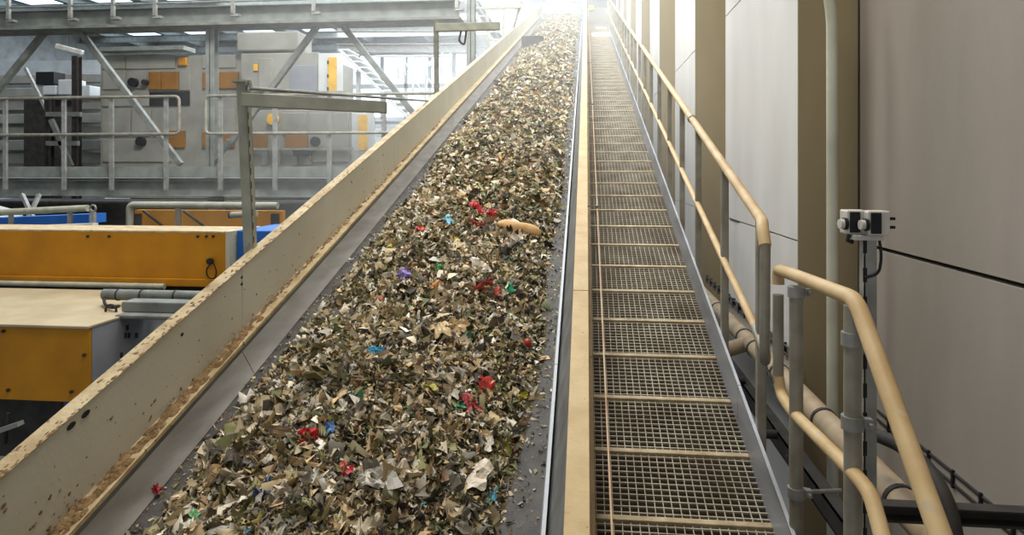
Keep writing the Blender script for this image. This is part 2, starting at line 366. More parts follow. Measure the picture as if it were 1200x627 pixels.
# second handrail at the foot of the walkway
XL = .75
lr = thing('handrail', 'thick bent cream handrail in the right foreground dropping steeply past the control box', 'handrail', (XL, 2, CZ - 2))
top = [at(912, 440, 2.67), at(912, 318, 2.67), at(1002, 350, 1.917), at(1102, 627, 1.45), at(1150, 760, 1.30)]
MB().tube([at(912, 447, 2.67), at(912, 345, 2.67)], .020, 14).build('end_tube', M['post'], lr, smooth=True)
MB().tube([at(912, 333, 2.67), at(912, 316, 2.67), at(930, 322, 2.50), at(1003, 351, 1.917), at(1102, 627, 1.45), at(1150, 760, 1.30)], .0225, 14, smooth=.05).build('top_rail', M['rail'], lr, smooth=True)
MB().tube([at(912, 440, 2.67), at(915, 462, 2.66), at(928, 482, 2.52), at(1000, 554, 1.917), at(1020, 577, 1.83), at(1037, 640, 1.72), at(1060, 760, 1.55)], .020, 14, smooth=.04).build('middle_rail', M['rail'], lr, smooth=True)
a = at(933, 336, 2.47); MB().tube([a, (a.x, a.y, Z(a.y, -2.35))], .0235, 14).build('post', M['post'], lr, smooth=True)
b = at(999, 358, 1.93); MB().tube([b, (b.x, b.y, Z(b.y, -2.55))], .0225, 14).build('post', M['post'], lr, smooth=True)
for (px, pyy, Y) in ((933, 342, 2.47), (933, 577, 2.47), (999, 397, 1.93), (999, 495, 1.93)):
    c = at(px, pyy, Y); m = MB(); m.tube([c - Vector((0, 0, .018)), c + Vector((0, 0, .018))], .029, 14); m.box(c + Vector((.02, -.012, -.012)), c + Vector((.05, .012, .012))); m.tube([c + Vector((.04, -.03, .0)), c + Vector((.04, .03, 0))], .006, 8)
    m.build('clamp', M['galv'], lr, smooth=True)
c0 = at(936, 577, 2.47); MB().tube([c0, at(985, 575, 2.55)], .008, 8).build('tie_rod', M['galv'], lr)

# control box on its slotted strut
cb = thing('control_box', 'pair of cream and black sensor boxes on a slotted strut by the concrete wall', 'control box', at(1017, 627, 2.0))
s0 = at(1017, 275, 2.0)
m = MB(); m.channel(Vector((s0.x, s0.y, CZ - 2.2)), Vector((s0.x, s0.y, s0.z)), .034, .034, .004, up=(0, 1, 0), flip=-1); m.build('strut', M['galv'], cb)
m = MB()
for k in range(16): m.box((s0.x - .0165 - .003, s0.y - .0178, s0.z - .05 - .08 * k), (s0.x - .009, s0.y - .0168, s0.z - .01 - .08 * k))
m.build('strut_slots', M['black'], cb)
q = at(1015, 261, 2.0)
for i, dx in enumerate((-.032, .012)):
    bx = q + Vector((dx, .03 * (1 - i), 0))
    hbody = MB().box(bx + Vector((-.018, -.03, -.034)), bx + Vector((.040, .03, .034))).build('housing', M['white'], cb, bevel=.004)
    MB().box(bx + Vector((-.012, -.034, -.028)), bx + Vector((.016, -.030, .030))).build('face_plate', M['black'], hbody, bevel=.002)
    MB().tube([bx + Vector((-.026, -.022, -.004)), bx + Vector((-.016, -.022, -.004))], .017, 16).build('lens_collar', M['black'], hbody, smooth=True)
    lens = MB().tube([bx + Vector((-.038, -.026, -.004)), bx + Vector((-.020, -.024, -.004))], .0135, 16).build('lens', M['white'], hbody, smooth=True)
for dz in (-.012, .012): MB().box(q + Vector((.05, -.006, dz - .004)), q + Vector((.075, .006, dz + .004))).build('prong', M['black'], cb)
MB().box(q + Vector((-.04, -.02, -.048)), q + Vector((.04, .02, -.034))).build('mounting_plate', M['white'], cb, bevel=.002)
MB().tube([q + Vector((-.045, .0, -.034)), q + Vector((-.05, 0, -.05)), q + Vector((-.035, 0, -.055))], .006, 8).build('cable_gland', M['black'], cb)
MB().tube([q + Vector((.028, -.015, -.04)), q + Vector((.034, -.018, -.09)), q + Vector((.026, -.02, -.14)), q + Vector((-.012, -.02, -.15))], .004, 8, smooth=.03).build('cable', M['black'], cb)

# pipes between walkway and wall
tag(MB().tube([at(966, -30, 4.08), at(975, 14, 4.08), Vector((at(976, 300, 4.08).x, 4.08, 3.0))], .031, 16, smooth=.12).build('drain_pipe', M['downpipe'], smooth=True), 'pale vertical drain pipe running down the brown buttress face', 'pipe')
bp = thing('insulated_pipe', 'thick beige jointed pipe running level between the walkway and the concrete wall', 'pipe', (1.2, 3, CZ - 1.27))
MB().tube([(1.2, -1, CZ - 1.27), (1.2, 9, CZ - 1.27)], .062, 18).build('pipe_run', M['pipe'], bp, smooth=True)
for y in (2.75, 3.6, 4.4, 5.0, 5.35, 6.4): MB().tube([(1.2, y, CZ - 1.27), (1.2, y + .025, CZ - 1.27)], .067, 18).build('joint_ring', M['dark'], bp, smooth=True)
MB().tube([(1.2, 5.2, CZ - 1.27), (1.05, 5.25, CZ - 1.34), (.9, 5.35, CZ - 1.42), (.85, 5.4, CZ - 1.7)], .055, 16, smooth=.1).build('branch', M['pipe'], bp, smooth=True)
cl = thing('level_beam', 'dark level steel beam beside the walkway with short cross bars to the railing', 'beam', (1.15, 4, CZ - 1.52))
MB().channel((1.13, .5, CZ - 1.56), (1.13, 9, CZ - 1.56), .07, .10, .008).build('channel', M['dark'], cl)
for y, z in ((4.1, -1.53), (5.0, -1.49)): MB().tube([(.76, y, CZ + z), (1.12, y, CZ + z)], .026, 12).build('cross_bar', M['dark'], cl, smooth=True)
MB().box((1.1, .6, 0), (1.16, .66, CZ - 1.6)).box((1.1, 8.5, 0), (1.16, 8.56, CZ - 1.6)).build('upright', M['dark'], cl)
tag(MB().tube([at(1010, 505, 2.9), at(1025, 509, 2.8), at(1057, 522, 2.6), at(1090, 550, 2.45), at(1112, 592, 2.35), at(1121, 640, 2.3), at(1126, 800, 2.25)], .026, 12, smooth=.1).build('curved_hose', M['dark'], smooth=True), 'dark brown curved pipe bending down behind the bent handrail', 'pipe')
tag(MB().channel(at(1030, 598, 2.4), Vector((X1, 2.4, at(1030, 598, 2.4).z)), .05, .055, .006).build('cross_channel', M['dark']), 'dark cross channel fixed to the concrete wall at the bottom right', 'beam')
for (xx, yy0, yy1, zz, lab) in ((1.655, -1, 4.1, -1.395, 'pair of dark cables clipped along the lower part of the near concrete wall'), (1.285, 4.3, 7.5, -1.16, 'dark cable run with clips on the white buttress panel behind the railing loop')):
    ct = thing('cable_run', lab, 'cable', (xx, yy0, CZ + zz))
    for dz in (-.025, .025): MB().tube([(xx, yy0, CZ + zz + dz), (xx, yy1, CZ + zz + dz)], .008, 8).build('cable', M['dark'], ct)
    k = yy0 + .1
    while k < yy1:
        MB().box((xx - .012, k, CZ + zz - .04), (X2 if xx < 1.3 else X1, k + .014, CZ + zz + .04)).build('clip', M['black'], ct); k += .22
tag(MB().tube([at(893, 408, 3.2), at(897, 430, 3.1), at(906, 447, 2.95), at(925, 470, 2.75), at(940, 520, 2.7)], .007, 8, smooth=.05).build('thin_hose', M['dark']), 'thin dark hose hanging from the railing loop', 'hose')

# ------------------------------------------------------------------ stop-cord posts on the conveyor's left side
def arm_post(Y, label, x, ytop, yb, box=False):
    base = I(-1.795, Y, -1.60)
    t = thing('sensor_post', label, 'post', base, 'posts with arms on the left side of the conveyor')
    tip = at(x, ytop, Y - .09 * (Y / 3.6))
    MB().channel(base, tip, .055, .045, .005, up=(0, 1, 0), flip=1).build('pole', M['pole'], t)
    for k in range(2): MB().tube([base + (tip - base) * (.06 + .1 * k) + Vector((0, -.03, 0)), base + (tip - base) * (.06 + .1 * k) + Vector((0, -.02, 0))], .009, 8).build('bolt', M['galv'], t)
    d = tip - base
    for k in range(14): MB().box(base + d * (k / 14 + .02) + Vector((.0225, -.02, 0)), base + d * (k / 14 + .02) + Vector((.0285, -.012, d.z / 28))).build('slot', M['black'], t)
    return t, base, tip
t, b0, tp = arm_post(3.51, 'cream slotted post with a long side arm bolted to the conveyor, nearest to the camera', 285, 96, 300)
za = tp.z - .098
m = MB(); p0 = Vector((tp.x + .02, tp.y - .03, za)); p1 = Vector((tp.x + .78, tp.y - .03, za - .052))
m.add([p0 + Vector((0, -.03, .035)), p1 + Vector((0, -.03, .035)), p1 + Vector((0, -.03, -.025)), p0 + Vector((0, -.03, -.035)), p0 + Vector((0, .03, .035)), p1 + Vector((0, .03, .035)), p1 + Vector((0, .03, -.025)), p0 + Vector((0, .03, -.035))],
      [(0, 1, 2, 3), (7, 6, 5, 4), (0, 4, 5, 1), (1, 5, 6, 2), (2, 6, 7, 3), (3, 7, 4, 0)])
m.build('arm', M['pole'], t, bevel=.004)
MB().box(tp + Vector((-.05, -.04, -.004)), tp + Vector((.03, .03, .006))).build('cap', M['pole'], t)
for dz in (-.02, -.07): MB().tube([tp + Vector((.035, -.03, dz)), tp + Vector((.05, -.03, dz + .03)), tp + Vector((.06, -.03, dz - .02))], .009, 8, smooth=.02).build('hook', M['galv'], t)
t2, b2, tp2 = arm_post(8.1, 'second slotted post along the conveyor with an arm reaching over the belt', 511, 24, 115)
MB().box((tp2.x, tp2.y - .035, tp2.z - .13), (tp2.x + .76, tp2.y + .035, tp2.z - .04)).build('arm', M['pole'], t2, bevel=.004)
MB().tube([Vector((tp2.x + .3, tp2.y, tp2.z - .13)), Vector((tp2.x + .27, tp2.y, tp2.z - .25)), Vector((tp2.x + .34, tp2.y, tp2.z - .3)), Vector((tp2.x + .36, tp2.y, tp2.z - .13))], .012, 8, smooth=.05).build('cable_loop', M['dark'], t2)
t3, b3, tp3 = arm_post(16.5, 'farthest post with a dark box hung over the belt near the top of the conveyor', 611, 2, 56)
MB().box((tp3.x, tp3.y - .04, tp3.z - .16), (tp3.x - .9, tp3.y + .04, tp3.z - .06)).build('arm', M['pole'], t3, bevel=.004)
bx = at(624, 52, 16.3); MB().box((bx.x - .26, 16.28, bx.z - .19), (bx.x + .26, 16.5, bx.z + .2)).box((bx.x + .08, 16.28, bx.z - .40), (bx.x + .26, 16.4, bx.z - .19)).build('hanging_box', M['dark'], t3)
tag(MB().tube([tp + Vector((.02, .03, -.03)), tp2 + Vector((0, .06, -.95))], .011, 8).build('conduit', M['strut']), 'thin straight conduit running between the first two posts along the conveyor', 'conduit')

# ------------------------------------------------------------------ steel gantry across the left of the hall
GY = 11.0
def gx(px, y=GY): return at(px, 200, y).x
def gz(py, y=GY): return at(200, py, y).z   # heights at the gantry
XG0, XG1 = -14.5, -2.0
low = thing('walkway_gantry', 'grey steel truss gantry crossing the left of the hall with diagonal struts', 'gantry', (-8, 11.4, gz(230)))
MB().box((XG0, 11.15, gz(208)), (XG1, 11.2, gz(195))).build('toe_plate', M['gantry'], low)
MB().channel((XG0, 11.25, gz(221)), (XG1, 11.25, gz(221)), .12, .28, .014).build('lower_beam', M['gantry'], low)
MB().box((XG0, 11.2, gz(211)), (XG1, 12.2, gz(209))).build('deck', M['strut'], low)
MB().channel((XG0, 12.2, gz(221)), (XG1, 12.2, gz(221)), .12, .28, .014).build('rear_beam', M['gantry'], low)
MB().ibeam((XG0, 11.45, gz(11)), (XG1 - .15, 11.45, gz(13)), .22, .30, .016).build('top_chord', M['gantry'], low)
MB().box((XG0, 11.2, gz(27)), (XG1 - .1, 11.75, gz(24))).build('upper_deck', M['strut'], low)
MB().ibeam((gx(228), 11.55, gz(232)), (gx(228), 11.55, gz(20)), .16, .16, .014, up=(0, 1, 0)).build('column', M['gantry'], low)
MB().ibeam((gx(552) - .08, 11.5, gz(140)), (gx(552) - .08, 11.5, gz(-10)), .14, .14, .012, up=(0, 1, 0)).build('column', M['gantry'], low)
for px in (-125, 228, 440): MB().ibeam((gx(px), 11.7, 0), (gx(px), 11.7, gz(232)), .2, .2, .014, up=(0, 1, 0)).build('leg', M['gantry'], low)
for (a, b) in (((92, 34), (212, 193)), ((57, 32), (-18, 125)), ((374, 28), (312, 112)), ((400, 28), (492, 142)), ((270, 165), (246, 193)), ((312, 112), (270, 168))):
    MB().bar(at(a[0], a[1], 11.6), at(b[0], b[1], 11.6), .10, .10, up=(0, 1, 0)).build('diagonal_strut', M['strut'], low, bevel=.01)
for (x0, x1) in ((49, 92), (362, 412)): MB().box(at(x0, 40 if x0 < 100 else 30, 11.62), at(x1, 23, 11.5)).build('gusset_plate', M['gantry'], low)
gr = thing('handrail', 'grey tubular handrail with upright posts along the gantry on the left', 'handrail', (-8, GY, gz(223)))
zt, zm = gz(113), gz(157)
xe, xs = gx(210), gx(241)
MB().tube([(XG0, GY, zt), (xe, GY, zt), (xe, GY, zm), (XG0, GY, zm)], .026, 10, smooth=.09).build('rail_loop', M['post'], gr, smooth=True)
MB().tube([(XG1 - .1, GY, zt), (xs, GY, zt), (xs, GY, zm), (XG1 - .1, GY, zm)], .026, 10, smooth=.09).build('rail_loop', M['post'], gr, smooth=True)
for px in (-125, -60, 4, 73, 129, 193, 257, 321, 385, 449): MB().box((gx(px) - .035, GY + .02, gz(223)), (gx(px) + .035, GY + .06, zt - .02)).build('post', M['galv'], gr)
ur = thing('handrail', 'row of short pale rail brackets bolted to the overhead beam at the top left', 'handrail', (-6, 11.3, gz(16)))
for px in (13, 85, 135, 184, 275, 369, 536):
    MB().box((gx(px, 11.3) - .03, 11.22, gz(15)), (gx(px, 11.3) + .03, 11.27, gz(-70))).box((gx(px, 11.3) - .03, 11.22, gz(17)), (gx(px, 11.3) + .11, 11.32, gz(14))).build('post', M['galv'], ur)
MB().tube([(XG0, 11.25, gz(-70)), (XG1, 11.25, gz(-70))], .026, 10).build('top_rail', M['galv'], ur)
MB().tube([(XG0, 11.25, gz(-1)), (XG1, 11.25, gz(-1))], .02, 10).build('knee_rail', M['galv'], ur)

# stairs seen behind the gantry's right end
st = thing('staircase', 'steel staircase with diagonal stringers behind the end of the gantry', 'staircase', at(590, 60, 14))
for dy in (0, .8): MB().bar(at(556, 0, 19 + dy), at(604, 75, 19 + dy), .05, .22, up=(0, 1, 0)).build('stringer', M['gantry'], st)
for k in range(9):
    p = at(556 + 48 * k / 8, 75 * k / 8, 19); MB().box(p + Vector((-.15, 0, -.02)), p + Vector((.12, .8, 0))).build('tread', M['galv'], st)
for px in (571, 590): MB().box(Vector((at(px, 95, 18.9).x - .05, 18.9, 0)), at(px + 2, 2, 18.95)).build('post', M['post'], st)
ws = thing('staircase', 'white railed staircase in the bright part of the hall behind the gantry', 'staircase', at(450, 140, 19))
for px, pt in ((420, 84), (480, 140)): MB().tube([Vector((at(px, 200, 19.5).x, 19.5, 0)), at(px, pt, 19.5)], .08, 8).build('column', M['clad_white'], ws)
for dy in (0, 1.0): MB().bar(at(400, 60, 19 + dy), at(490, 150, 19 + dy), .06, .3, up=(0, 1, 0)).build('stringer', M['clad_white'], ws)
for k in range(14):
    p = at(402 + 90 * k / 13, 58 + 90 * k / 13, 19); MB().box(p + Vector((-.15, 0, -.02)), p + Vector((.15, 1, .02))).build('tread', M['clad_white'], ws)
for px, y0, y1 in ((467, 66, 92), (474, 66, 88), (484, 66, 112), (499, 78, 123), (518, 62, 88), (528, 62, 84)): MB().tube([at(px, y1, 18.9), at(px, y0, 18.9)], .04, 8).build('post', M['clad_white'], ws)
for a, b in (((474, 72), (500, 118)), ((486, 68), (512, 108)), ((440, 66), (530, 66))): MB().tube([at(*a, 18.9), at(*b, 18.9)], .03, 8).build('rail', M['clad_white'], ws)
hb = thing('overhead_crane_beam', 'pale horizontal beams below the bright roof windows behind the gantry', 'beam', at(460, 60, 24))
MB().ibeam(at(395, 57, 24), at(556, 57, 24), .3, .32, .03).build('beam', M['galv'], hb)
MB().ibeam(at(395, 34, 27), at(556, 34, 27), .3, .25, .03).build('beam', M['galv'], hb)
tag(MB().bar(at(491, 77, 20), at(517, 72, 20), .1, .1).build('strip_lamp', M['tube']), 'glowing strip lamp behind the staircase railings', 'lamp')

# ------------------------------------------------------------------ grey cladded sorting machines behind the gantry
sm = thing('sorting_machine', 'tall grey cladded sorting machine with yellow hatches behind the gantry', 'machine', at(260, 230, 15.5))
def face(px0, py0, px1, py1, Y, t=.04):
    a, b = at(px0, py1, Y - t), at(px1, py0, Y - t); return MB().box((a.x, Y - t, a.z), (b.x, Y, b.z))
def part(name, px0, py0, px1, py1, Y, m, par, t=.04, **k): return face(px0, py0, px1, py1, Y, t).build(name, m, par, **k)
part('housing', 118, 62, 372, 232, 18, M['clad'], sm, 2.5)
for x0, x1, y0, y1 in ((119, 146, 64, 81), (147, 205, 64, 81), (120, 146, 83, 105), (149, 171, 84, 104), (210, 222, 83, 106), (237, 276, 64, 80), (119, 175, 108, 125), (119, 152, 128, 160), (154, 176, 128, 160), (120, 200, 163, 190), (178, 205, 128, 160), (237, 276, 128, 160)):
    part('panel', x0, y0, x1, y1, 15.5, M['clad'], sm, .04, bevel=.01)
for x0, x1 in ((174, 188), (189, 208)): part('hatch', x0, 84, x1, 105, 15.49, M['hatch'], sm, .06, bevel=.01)
hh = part('hatch', 237, 84, 279, 104, 15.49, M['hatch'], sm, .06, bevel=.01); part('plate', 241, 91, 253, 99, 15.43, M['white'], hh, .01)
part('hatch', 208, 67, 218, 77, 15.49, M['yellow'], sm, .08, bevel=.02)
part('hatch', 196, 153, 216, 173, 15.49, M['hatch'], sm, .06); part('hatch', 237, 155, 274, 173, 15.49, M['hatch'], sm, .06)
for x in (158, 172, 167): 
    yy = 97 if x != 167 else 166
    p = at(x, yy, 15.43); MB().tube([p, p - Vector((0, .12, 0))], .11 if x != 172 else .07, 16).build('fan', M['black'], sm, smooth=True)
part('recess', 175, 107, 222, 124, 15.47, M['black'], sm, .02)
p_ = at(240, 232, 15.6); MB().box((p_.x - 2, 15.7, 0), (p_.x + 2, 17.8, p_.z)).build('base', M['dark'], sm)
part('roof_cap', 116, 53, 215, 60, 15.6, M['gantry'], sm, .5)
um = thing('sorting_machine', 'light grey upper sorting cabin with a white end and upright yellow strip', 'machine', at(340, 108, 14.8))
part('housing', 282, 61, 373, 108, 15.44, M['clad'], um, .64, bevel=.02)
part('door', 303, 68, 319, 107, 14.79, M['clad'], um, .05, bevel=.01); part('door', 340, 76, 371, 107, 14.79, M['grey_side'], um, .05, bevel=.01)
part('end_panel', 373, 62, 401, 107, 14.85, M['clad_white'], um, .06, bevel=.01)
sp = part('warning_strip', 384, 67, 394, 107, 14.78, M['yellow_bright'], um, .03)
for y in (73, 89, 104): part('catch', 383, y - 2, 385, y + 2, 14.74, M['black'], sp, .02)
part('roof_box', 277, 36, 350, 60, 16.0, M['clad'], um, .8, bevel=.04)
part('hatch', 297, 75, 302, 83, 14.79, M['yellow_bright'], um, .04)
lm = thing('sorting_machine', 'lower grey sorting cabin behind the near post with yellow hatches and lamp', 'machine', at(340, 230, 14.0))
part('housing', 292, 128, 412, 232, 15.4, M['clad'], lm, 1.6, bevel=.02)
part('panel', 330, 132, 358, 158, 13.79, M['clad'], lm, .04, bevel=.01); part('panel', 362, 132, 408, 190, 13.79, M['clad'], lm, .04, bevel=.01)
part('hatch', 297, 157, 313, 173, 13.79, M['hatch'], lm, .04); part('hatch', 334, 155, 360, 173, 13.79, M['hatch'], lm, .04)
part('ledge', 292, 173, 412, 176, 13.7, M['pole'], lm, .1)
part('end_panel', 412, 132, 438, 178, 13.85, M['clad_white'], lm, .06, bevel=.01)
part('warning_strip', 420, 135, 430, 176, 13.78, M['yellow_bright'], lm, .03)
p = at(321, 140, 13.78); MB().tube([p, p - Vector((0, .1, 0))], .12, 16).build('signal_lamp', M['yellow_bright'], lm, smooth=True)
p = at(371, 166, 13.78); MB().tube([p, p - Vector((0, .1, 0))], .1, 16).build('fan', M['black'], lm, smooth=True)
for x in (310, 325, 345, 360): part('bracket', x - 3, 176, x + 3, 193, 13.7, M['galv'], lm, .06)
part('motor', 343, 176, 363, 183, 13.6, M['black'], lm, .1)
# left-hand background
sw = thing('switch_cabinet', 'white switch cabinets standing on a platform at the far left', 'cabinet', at(85, 112, 17))
part('cabinet', 68, 93, 88, 111, 17, M['clad_white'], sw, .4, bevel=.02); part('cabinet', 50, 100, 65, 111, 17, M['clad_white'], sw, .4, bevel=.02); part('cabinet', 95, 100, 105, 118, 17, M['clad_white'], sw, .4, bevel=.02)
p_ = at(66, 116, 17); MB().box((p_.x - .6, 16.6, 0), (p_.x + .5, 17, p_.z)).build('base', M['dark'], sw)
part('shelf', 44, 112, 120, 116, 17.2, M['gantry'], sw, .9)
part('leg', 55, 112, 58, 232, 17.2, M['dark'], sw, .1); part('leg', 88, 70, 93, 232, 17.3, M['dark'], sw, .1)
part('motor_box', 42, 84, 63, 99, 17, M['black'], sw, .4)
tl = thing('strip_lamp', 'white strip lamp hanging at a slant below the roof at the far left', 'lamp', at(81, 58, 15))
MB().bar(at(66, 54, 15), at(97, 62, 15), .1, .12).build('diffuser', M['white'], tl, bevel=.02)
MB().tube([at(81, 57, 15), at(81, -60, 15)], .01, 6).build('hanger', M['dark'], tl)
fw = thing('clad_conveyor', 'grey ribbed conveyor casing running behind the gantry at the far left', 'conveyor casing', at(20, 190, 19))
for k in range(7): part('rib_panel', -60, 86 + 15.5 * k, 122, 99 + 15.5 * k, 19 - .12 * (k % 2), M['clad'], fw, .3, bevel=.02)
part('backing', -62, 70, 123, 232, 19.5, M['wallfar'], fw, .3)
cf = thing('steel_column_frame', 'pair of dark steel columns with brackets behind the left railing', 'frame', at(75, 230, 14))
for px in (58, 90): MB().ibeam(at(px, 235, 14), at(px, 66 if px > 80 else 112, 14), .14, .14, .014, up=(0, 1, 0)).build('column', M['dark'], cf)
for a, b in (((55, 134), (95, 134)), ((55, 168), (92, 168)), ((60, 140), (84, 195))): MB().bar(at(*a, 13.9), at(*b, 13.9), .08, .1).build('brace', M['strut'], cf)
MB().bar(at(30, 80, 14), at(55, 130, 14), .06, .06, up=(0, 1, 0)).build('brace', M['galv'], cf)

# under the gantry: dark box added for the dark zone, hopper edge
tag(face(-30, 237, 430, 285, 13.6, 1.0).build('dark_box', M['dark'], bevel=.05), 'dark steel box added to fill the dark zone below the gantry', 'machine')
dk = thing('hopper', 'pale grey hopper edge in front of the dark box at the far left', 'hopper', at(10, 262, 9.5))
MB().quadp(at(-20, 262, 9.0), at(28, 262, 9.0), at(26, 248, 9.8), at(-20, 236, 10.2), .04).build('chute', M['clad_white'], dk)
MB().bar(at(26, 228, 9.6), at(42, 262, 9.2), .05, .05, up=(0, 1, 0)).bar(at(46, 228, 9.6), at(30, 262, 9.2), .05, .05, up=(0, 1, 0)).build('brace', M['galv'], dk)

# ------------------------------------------------------------------ yellow and blue conveyors at lower left
def ybox(name, mt, a, b, par, **k): return MB().box(a, b).build(name, mt, par, **k)
yb = thing('yellow_conveyor', 'long yellow side cover of a cross conveyor with cream top at left', 'conveyor', at(120, 333, 6.0))
zt_, zb_ = at(100, 272, 6).z, at(100, 333, 6).z; xr = at(265, 300, 6).x
pl = ybox('side_cover', M['yellow'], (-9, 6.0, zb_), (xr, 6.06, zt_), yb, bevel=.006)
ybox('cover_lip', M['yellow'], (-9, 5.97, zb_), (xr, 6.0, zb_ + .07), yb, bevel=.005)
ybox('top_cover', M['cream_dirty'], (-9, 6.0, zt_), (xr, 6.55, zt_ + .02), yb, bevel=.004)
ybox('end_cap', M['cream'], (xr, 5.99, zb_), (xr + .04, 6.6, zt_ + .02), yb)
ybox('blue_end', M['blue'], (xr + .05, 6.1, zb_ - .1), (xr + .45, 6.9, zt_ + .02), yb, bevel=.01)
for px in (103, 128, 232, 242, 250): 
    p = at(px, 277, 5.995); MB().tube([p, p - Vector((0, .012, 0))], .012, 8).build('bolt', M['black'], yb)
p = at(247, 306, 5.99); MB().tube([p, p - Vector((0, .03, 0))], .03, 12).build('knob', M['black'], yb, smooth=True)
MB().tube([at(247, 308, 5.96), at(241, 317, 5.96), at(244, 326, 5.96), at(252, 327, 5.96), at(254, 318, 5.96), at(250, 308, 5.96)], .006, 6, smooth=.05).build('cable_loop', M['black'], yb)
for x in (-8, -5, -2.9): ybox('leg', M['dark'], (x, 6.2, 0), (x + .12, 6.32, zb_), yb)
ybox('bed', M['dark'], (-9, 6.06, zb_ - .12), (xr, 6.5, zb_ + .1), yb)

mc = thing('machine_housing', 'large machine housing with cream top, yellow front and grey side at lower left', 'machine', at(50, 560, 4.5))
M['dusty_top'] = mat('dusty_top', (178, 162, 132), 0.8, col2=(160, 144, 112), scale=3, spots=(84, 66, 46), spot_scale=22, spot_amt=.24)
zt2 = at(50, 380, 4.5).z; zb2 = at(50, 470, 4.5).z; xr2 = at(105, 400, 4.5).x
ybox('top_plate', M['dusty_top'], (-9, 4.47, zt2 - .02), (xr2 + .01, 5.86, zt2), mc, bevel=.004)
for a, b in ((-9, -5.0), (-4.99, xr2)): ybox('front_cover', M['yellow'], (a, 4.5, zb2), (b, 4.53, zt2 - .02), mc, bevel=.004)
ybox('side_plate', M['grey_side'], (xr2 - .02, 4.52, zb2 - .15), (xr2 + .005, 5.86, zt2 - .02), mc)
ybox('base_frame', M['dark'], (-9, 4.7, zb2 - .5), (xr2 - .1, 5.7, zb2), mc)
ybox('leg', M['blue'], (xr2 - .28, 4.6, 0), (xr2 - .16, 4.7, zb2), mc)
ybox('leg', M['dark'], (-7, 4.6, 0), (-6.88, 4.7, zb2), mc)
for px, pyy in ((10, 457), (84, 459), (99, 416), (4, 388)):
    p = at(px, pyy, 4.495); MB().tube([p, p - Vector((0, .012, 0))], .012, 10).build('bolt', M['dark'], mc)
for px, pyy in ((149, 384), (147, 393), (151, 393), (160, 393), (142, 416)):
    p = atX(px, pyy, xr2 + .005); MB().box(p + Vector((0, -.012, -.02)), p + Vector((.006, .012, .02))).build('slot', M['black'], mc)
# roller and bracket lying on the housing
ro = thing('idler_roller', 'grey jointed pipe roller lying across the back of the cream machine top', 'roller', at(180, 350, 5.4))
r0, r1 = at(122, 345, 5.2), at(262, 340, 5.2)
r1 = Vector((r1.x, 5.2, r0.z))
MB().tube([r0, r1], .045, 16).build('tube', M['strut'], ro, smooth=True)
for k in (.12, .32, .6): MB().tube([r0.lerp(r1, k), r0.lerp(r1, k + .012)], .049, 16).build('collar', M['dark'], ro, smooth=True)
MB().box(Vector((r0.x + .25, 5.17, zt2)), Vector((r0.x + .31, 5.23, r0.z))).box(Vector((r1.x - .1, 5.17, zt2 - .6)), Vector((r1.x - .04, 5.23, r0.z))).build('bracket', M['dark'], ro)
MB().tube([r0, at(122, 356, 5.1), at(129, 361, 5.0), at(139, 359, 4.95)], .012, 8, smooth=.08).build('hose', M['dark'], ro)
rc = at(130, 364, 4.95); ringp = [rc + Vector((.045 * math.cos(a), 0, .045 * math.sin(a))) for a in [2 * math.pi * i / 14 for i in range(15)]]
MB().tube(ringp, .009, 8).build('ring', M['dark'], ro)
sb = thing('support_bracket', 'dusty grey angled bracket jutting from the corner of the machine housing', 'bracket', at(180, 370, 4.8))
m = MB().box(at(134, 369, 4.8), at(235, 366, 5.1)); m.box(at(142, 366, 4.9), at(240, 351, 5.05)); m.build('bracket_plate', M['strut'], sb, bevel=.01)
# pipe along the back of the cream top
tag(MB().tube([Vector((-9, 5.93, zt2 + .03)), Vector((r0.x + .05, 5.93, zt2 + .03))], .026, 10).build('rail_pipe', M['pole'], smooth=True), 'cream pipe running along the back edge of the machine top below the yellow cover', 'pipe')

bl = thing('blue_conveyor', 'blue conveyor edge with a cream guard pipe behind the yellow cover', 'conveyor', at(50, 262, 7.6))
MB().quadp(at(-40, 268, 7.6), at(104, 262, 7.6), at(104, 251, 7.6), at(-40, 257, 7.6), .3).build('side_cover', M['blue'], bl)
MB().quadp(at(-40, 271, 7.3), at(108, 266, 7.3), at(108, 262, 7.3), at(-40, 267, 7.3), .1).build('ledge', M['clad_white'], bl)
MB().tube([at(-40, 251, 7.5), at(103, 244, 7.5)], .04, 12).build('guard_pipe', M['pole'], bl, smooth=True)
for px in (13, 82): MB().bar(at(px, 265, 7.5), at(px, 247, 7.5), .04, .04, up=(0, 1, 0)).build('post', M['post'], bl)
rc = at(109, 244, 7.4); MB().tube([rc + Vector((.035 * math.cos(a), 0, .035 * math.sin(a))) for a in [2 * math.pi * i / 12 for i in range(13)]], .012, 8).bar(rc - Vector((0, 0, .04)), at(109, 263, 7.4), .05, .05, up=(0, 1, 0)).build('eye_bolt', M['galv'], bl)
y2 = thing('yellow_conveyor', 'short yellow framed conveyor with diagonal braces and cream guard pipe behind the long cover', 'conveyor', at(210, 265, 7.6))
a0, a1 = at(152, 265, 7.6), at(330, 246, 7.6)
MB().box((a0.x + .05, 7.62, a0.z - .3), (a1.x, 7.7, at(150, 246, 7.6).z)).build('side_cover', M['yellow'], y2)
MB().tube([at(152, 268, 7.5), at(152, 240, 7.5), Vector((a1.x, 7.5, at(152, 240, 7.5).z))], .04, 12, smooth=.06).build('guard_pipe', M['pole'], y2, smooth=True)
MB().bar(at(209, 268, 7.5), at(209, 241, 7.5), .05, .05, up=(0, 1, 0)).build('post', M['post'], y2)
for a, b in (((168, 247), (192, 266)), ((215, 247), (240, 266))): MB().bar(at(*a, 7.55), at(*b, 7.55), .02, .03, up=(0, 1, 0)).build('brace', M['dark'], y2)
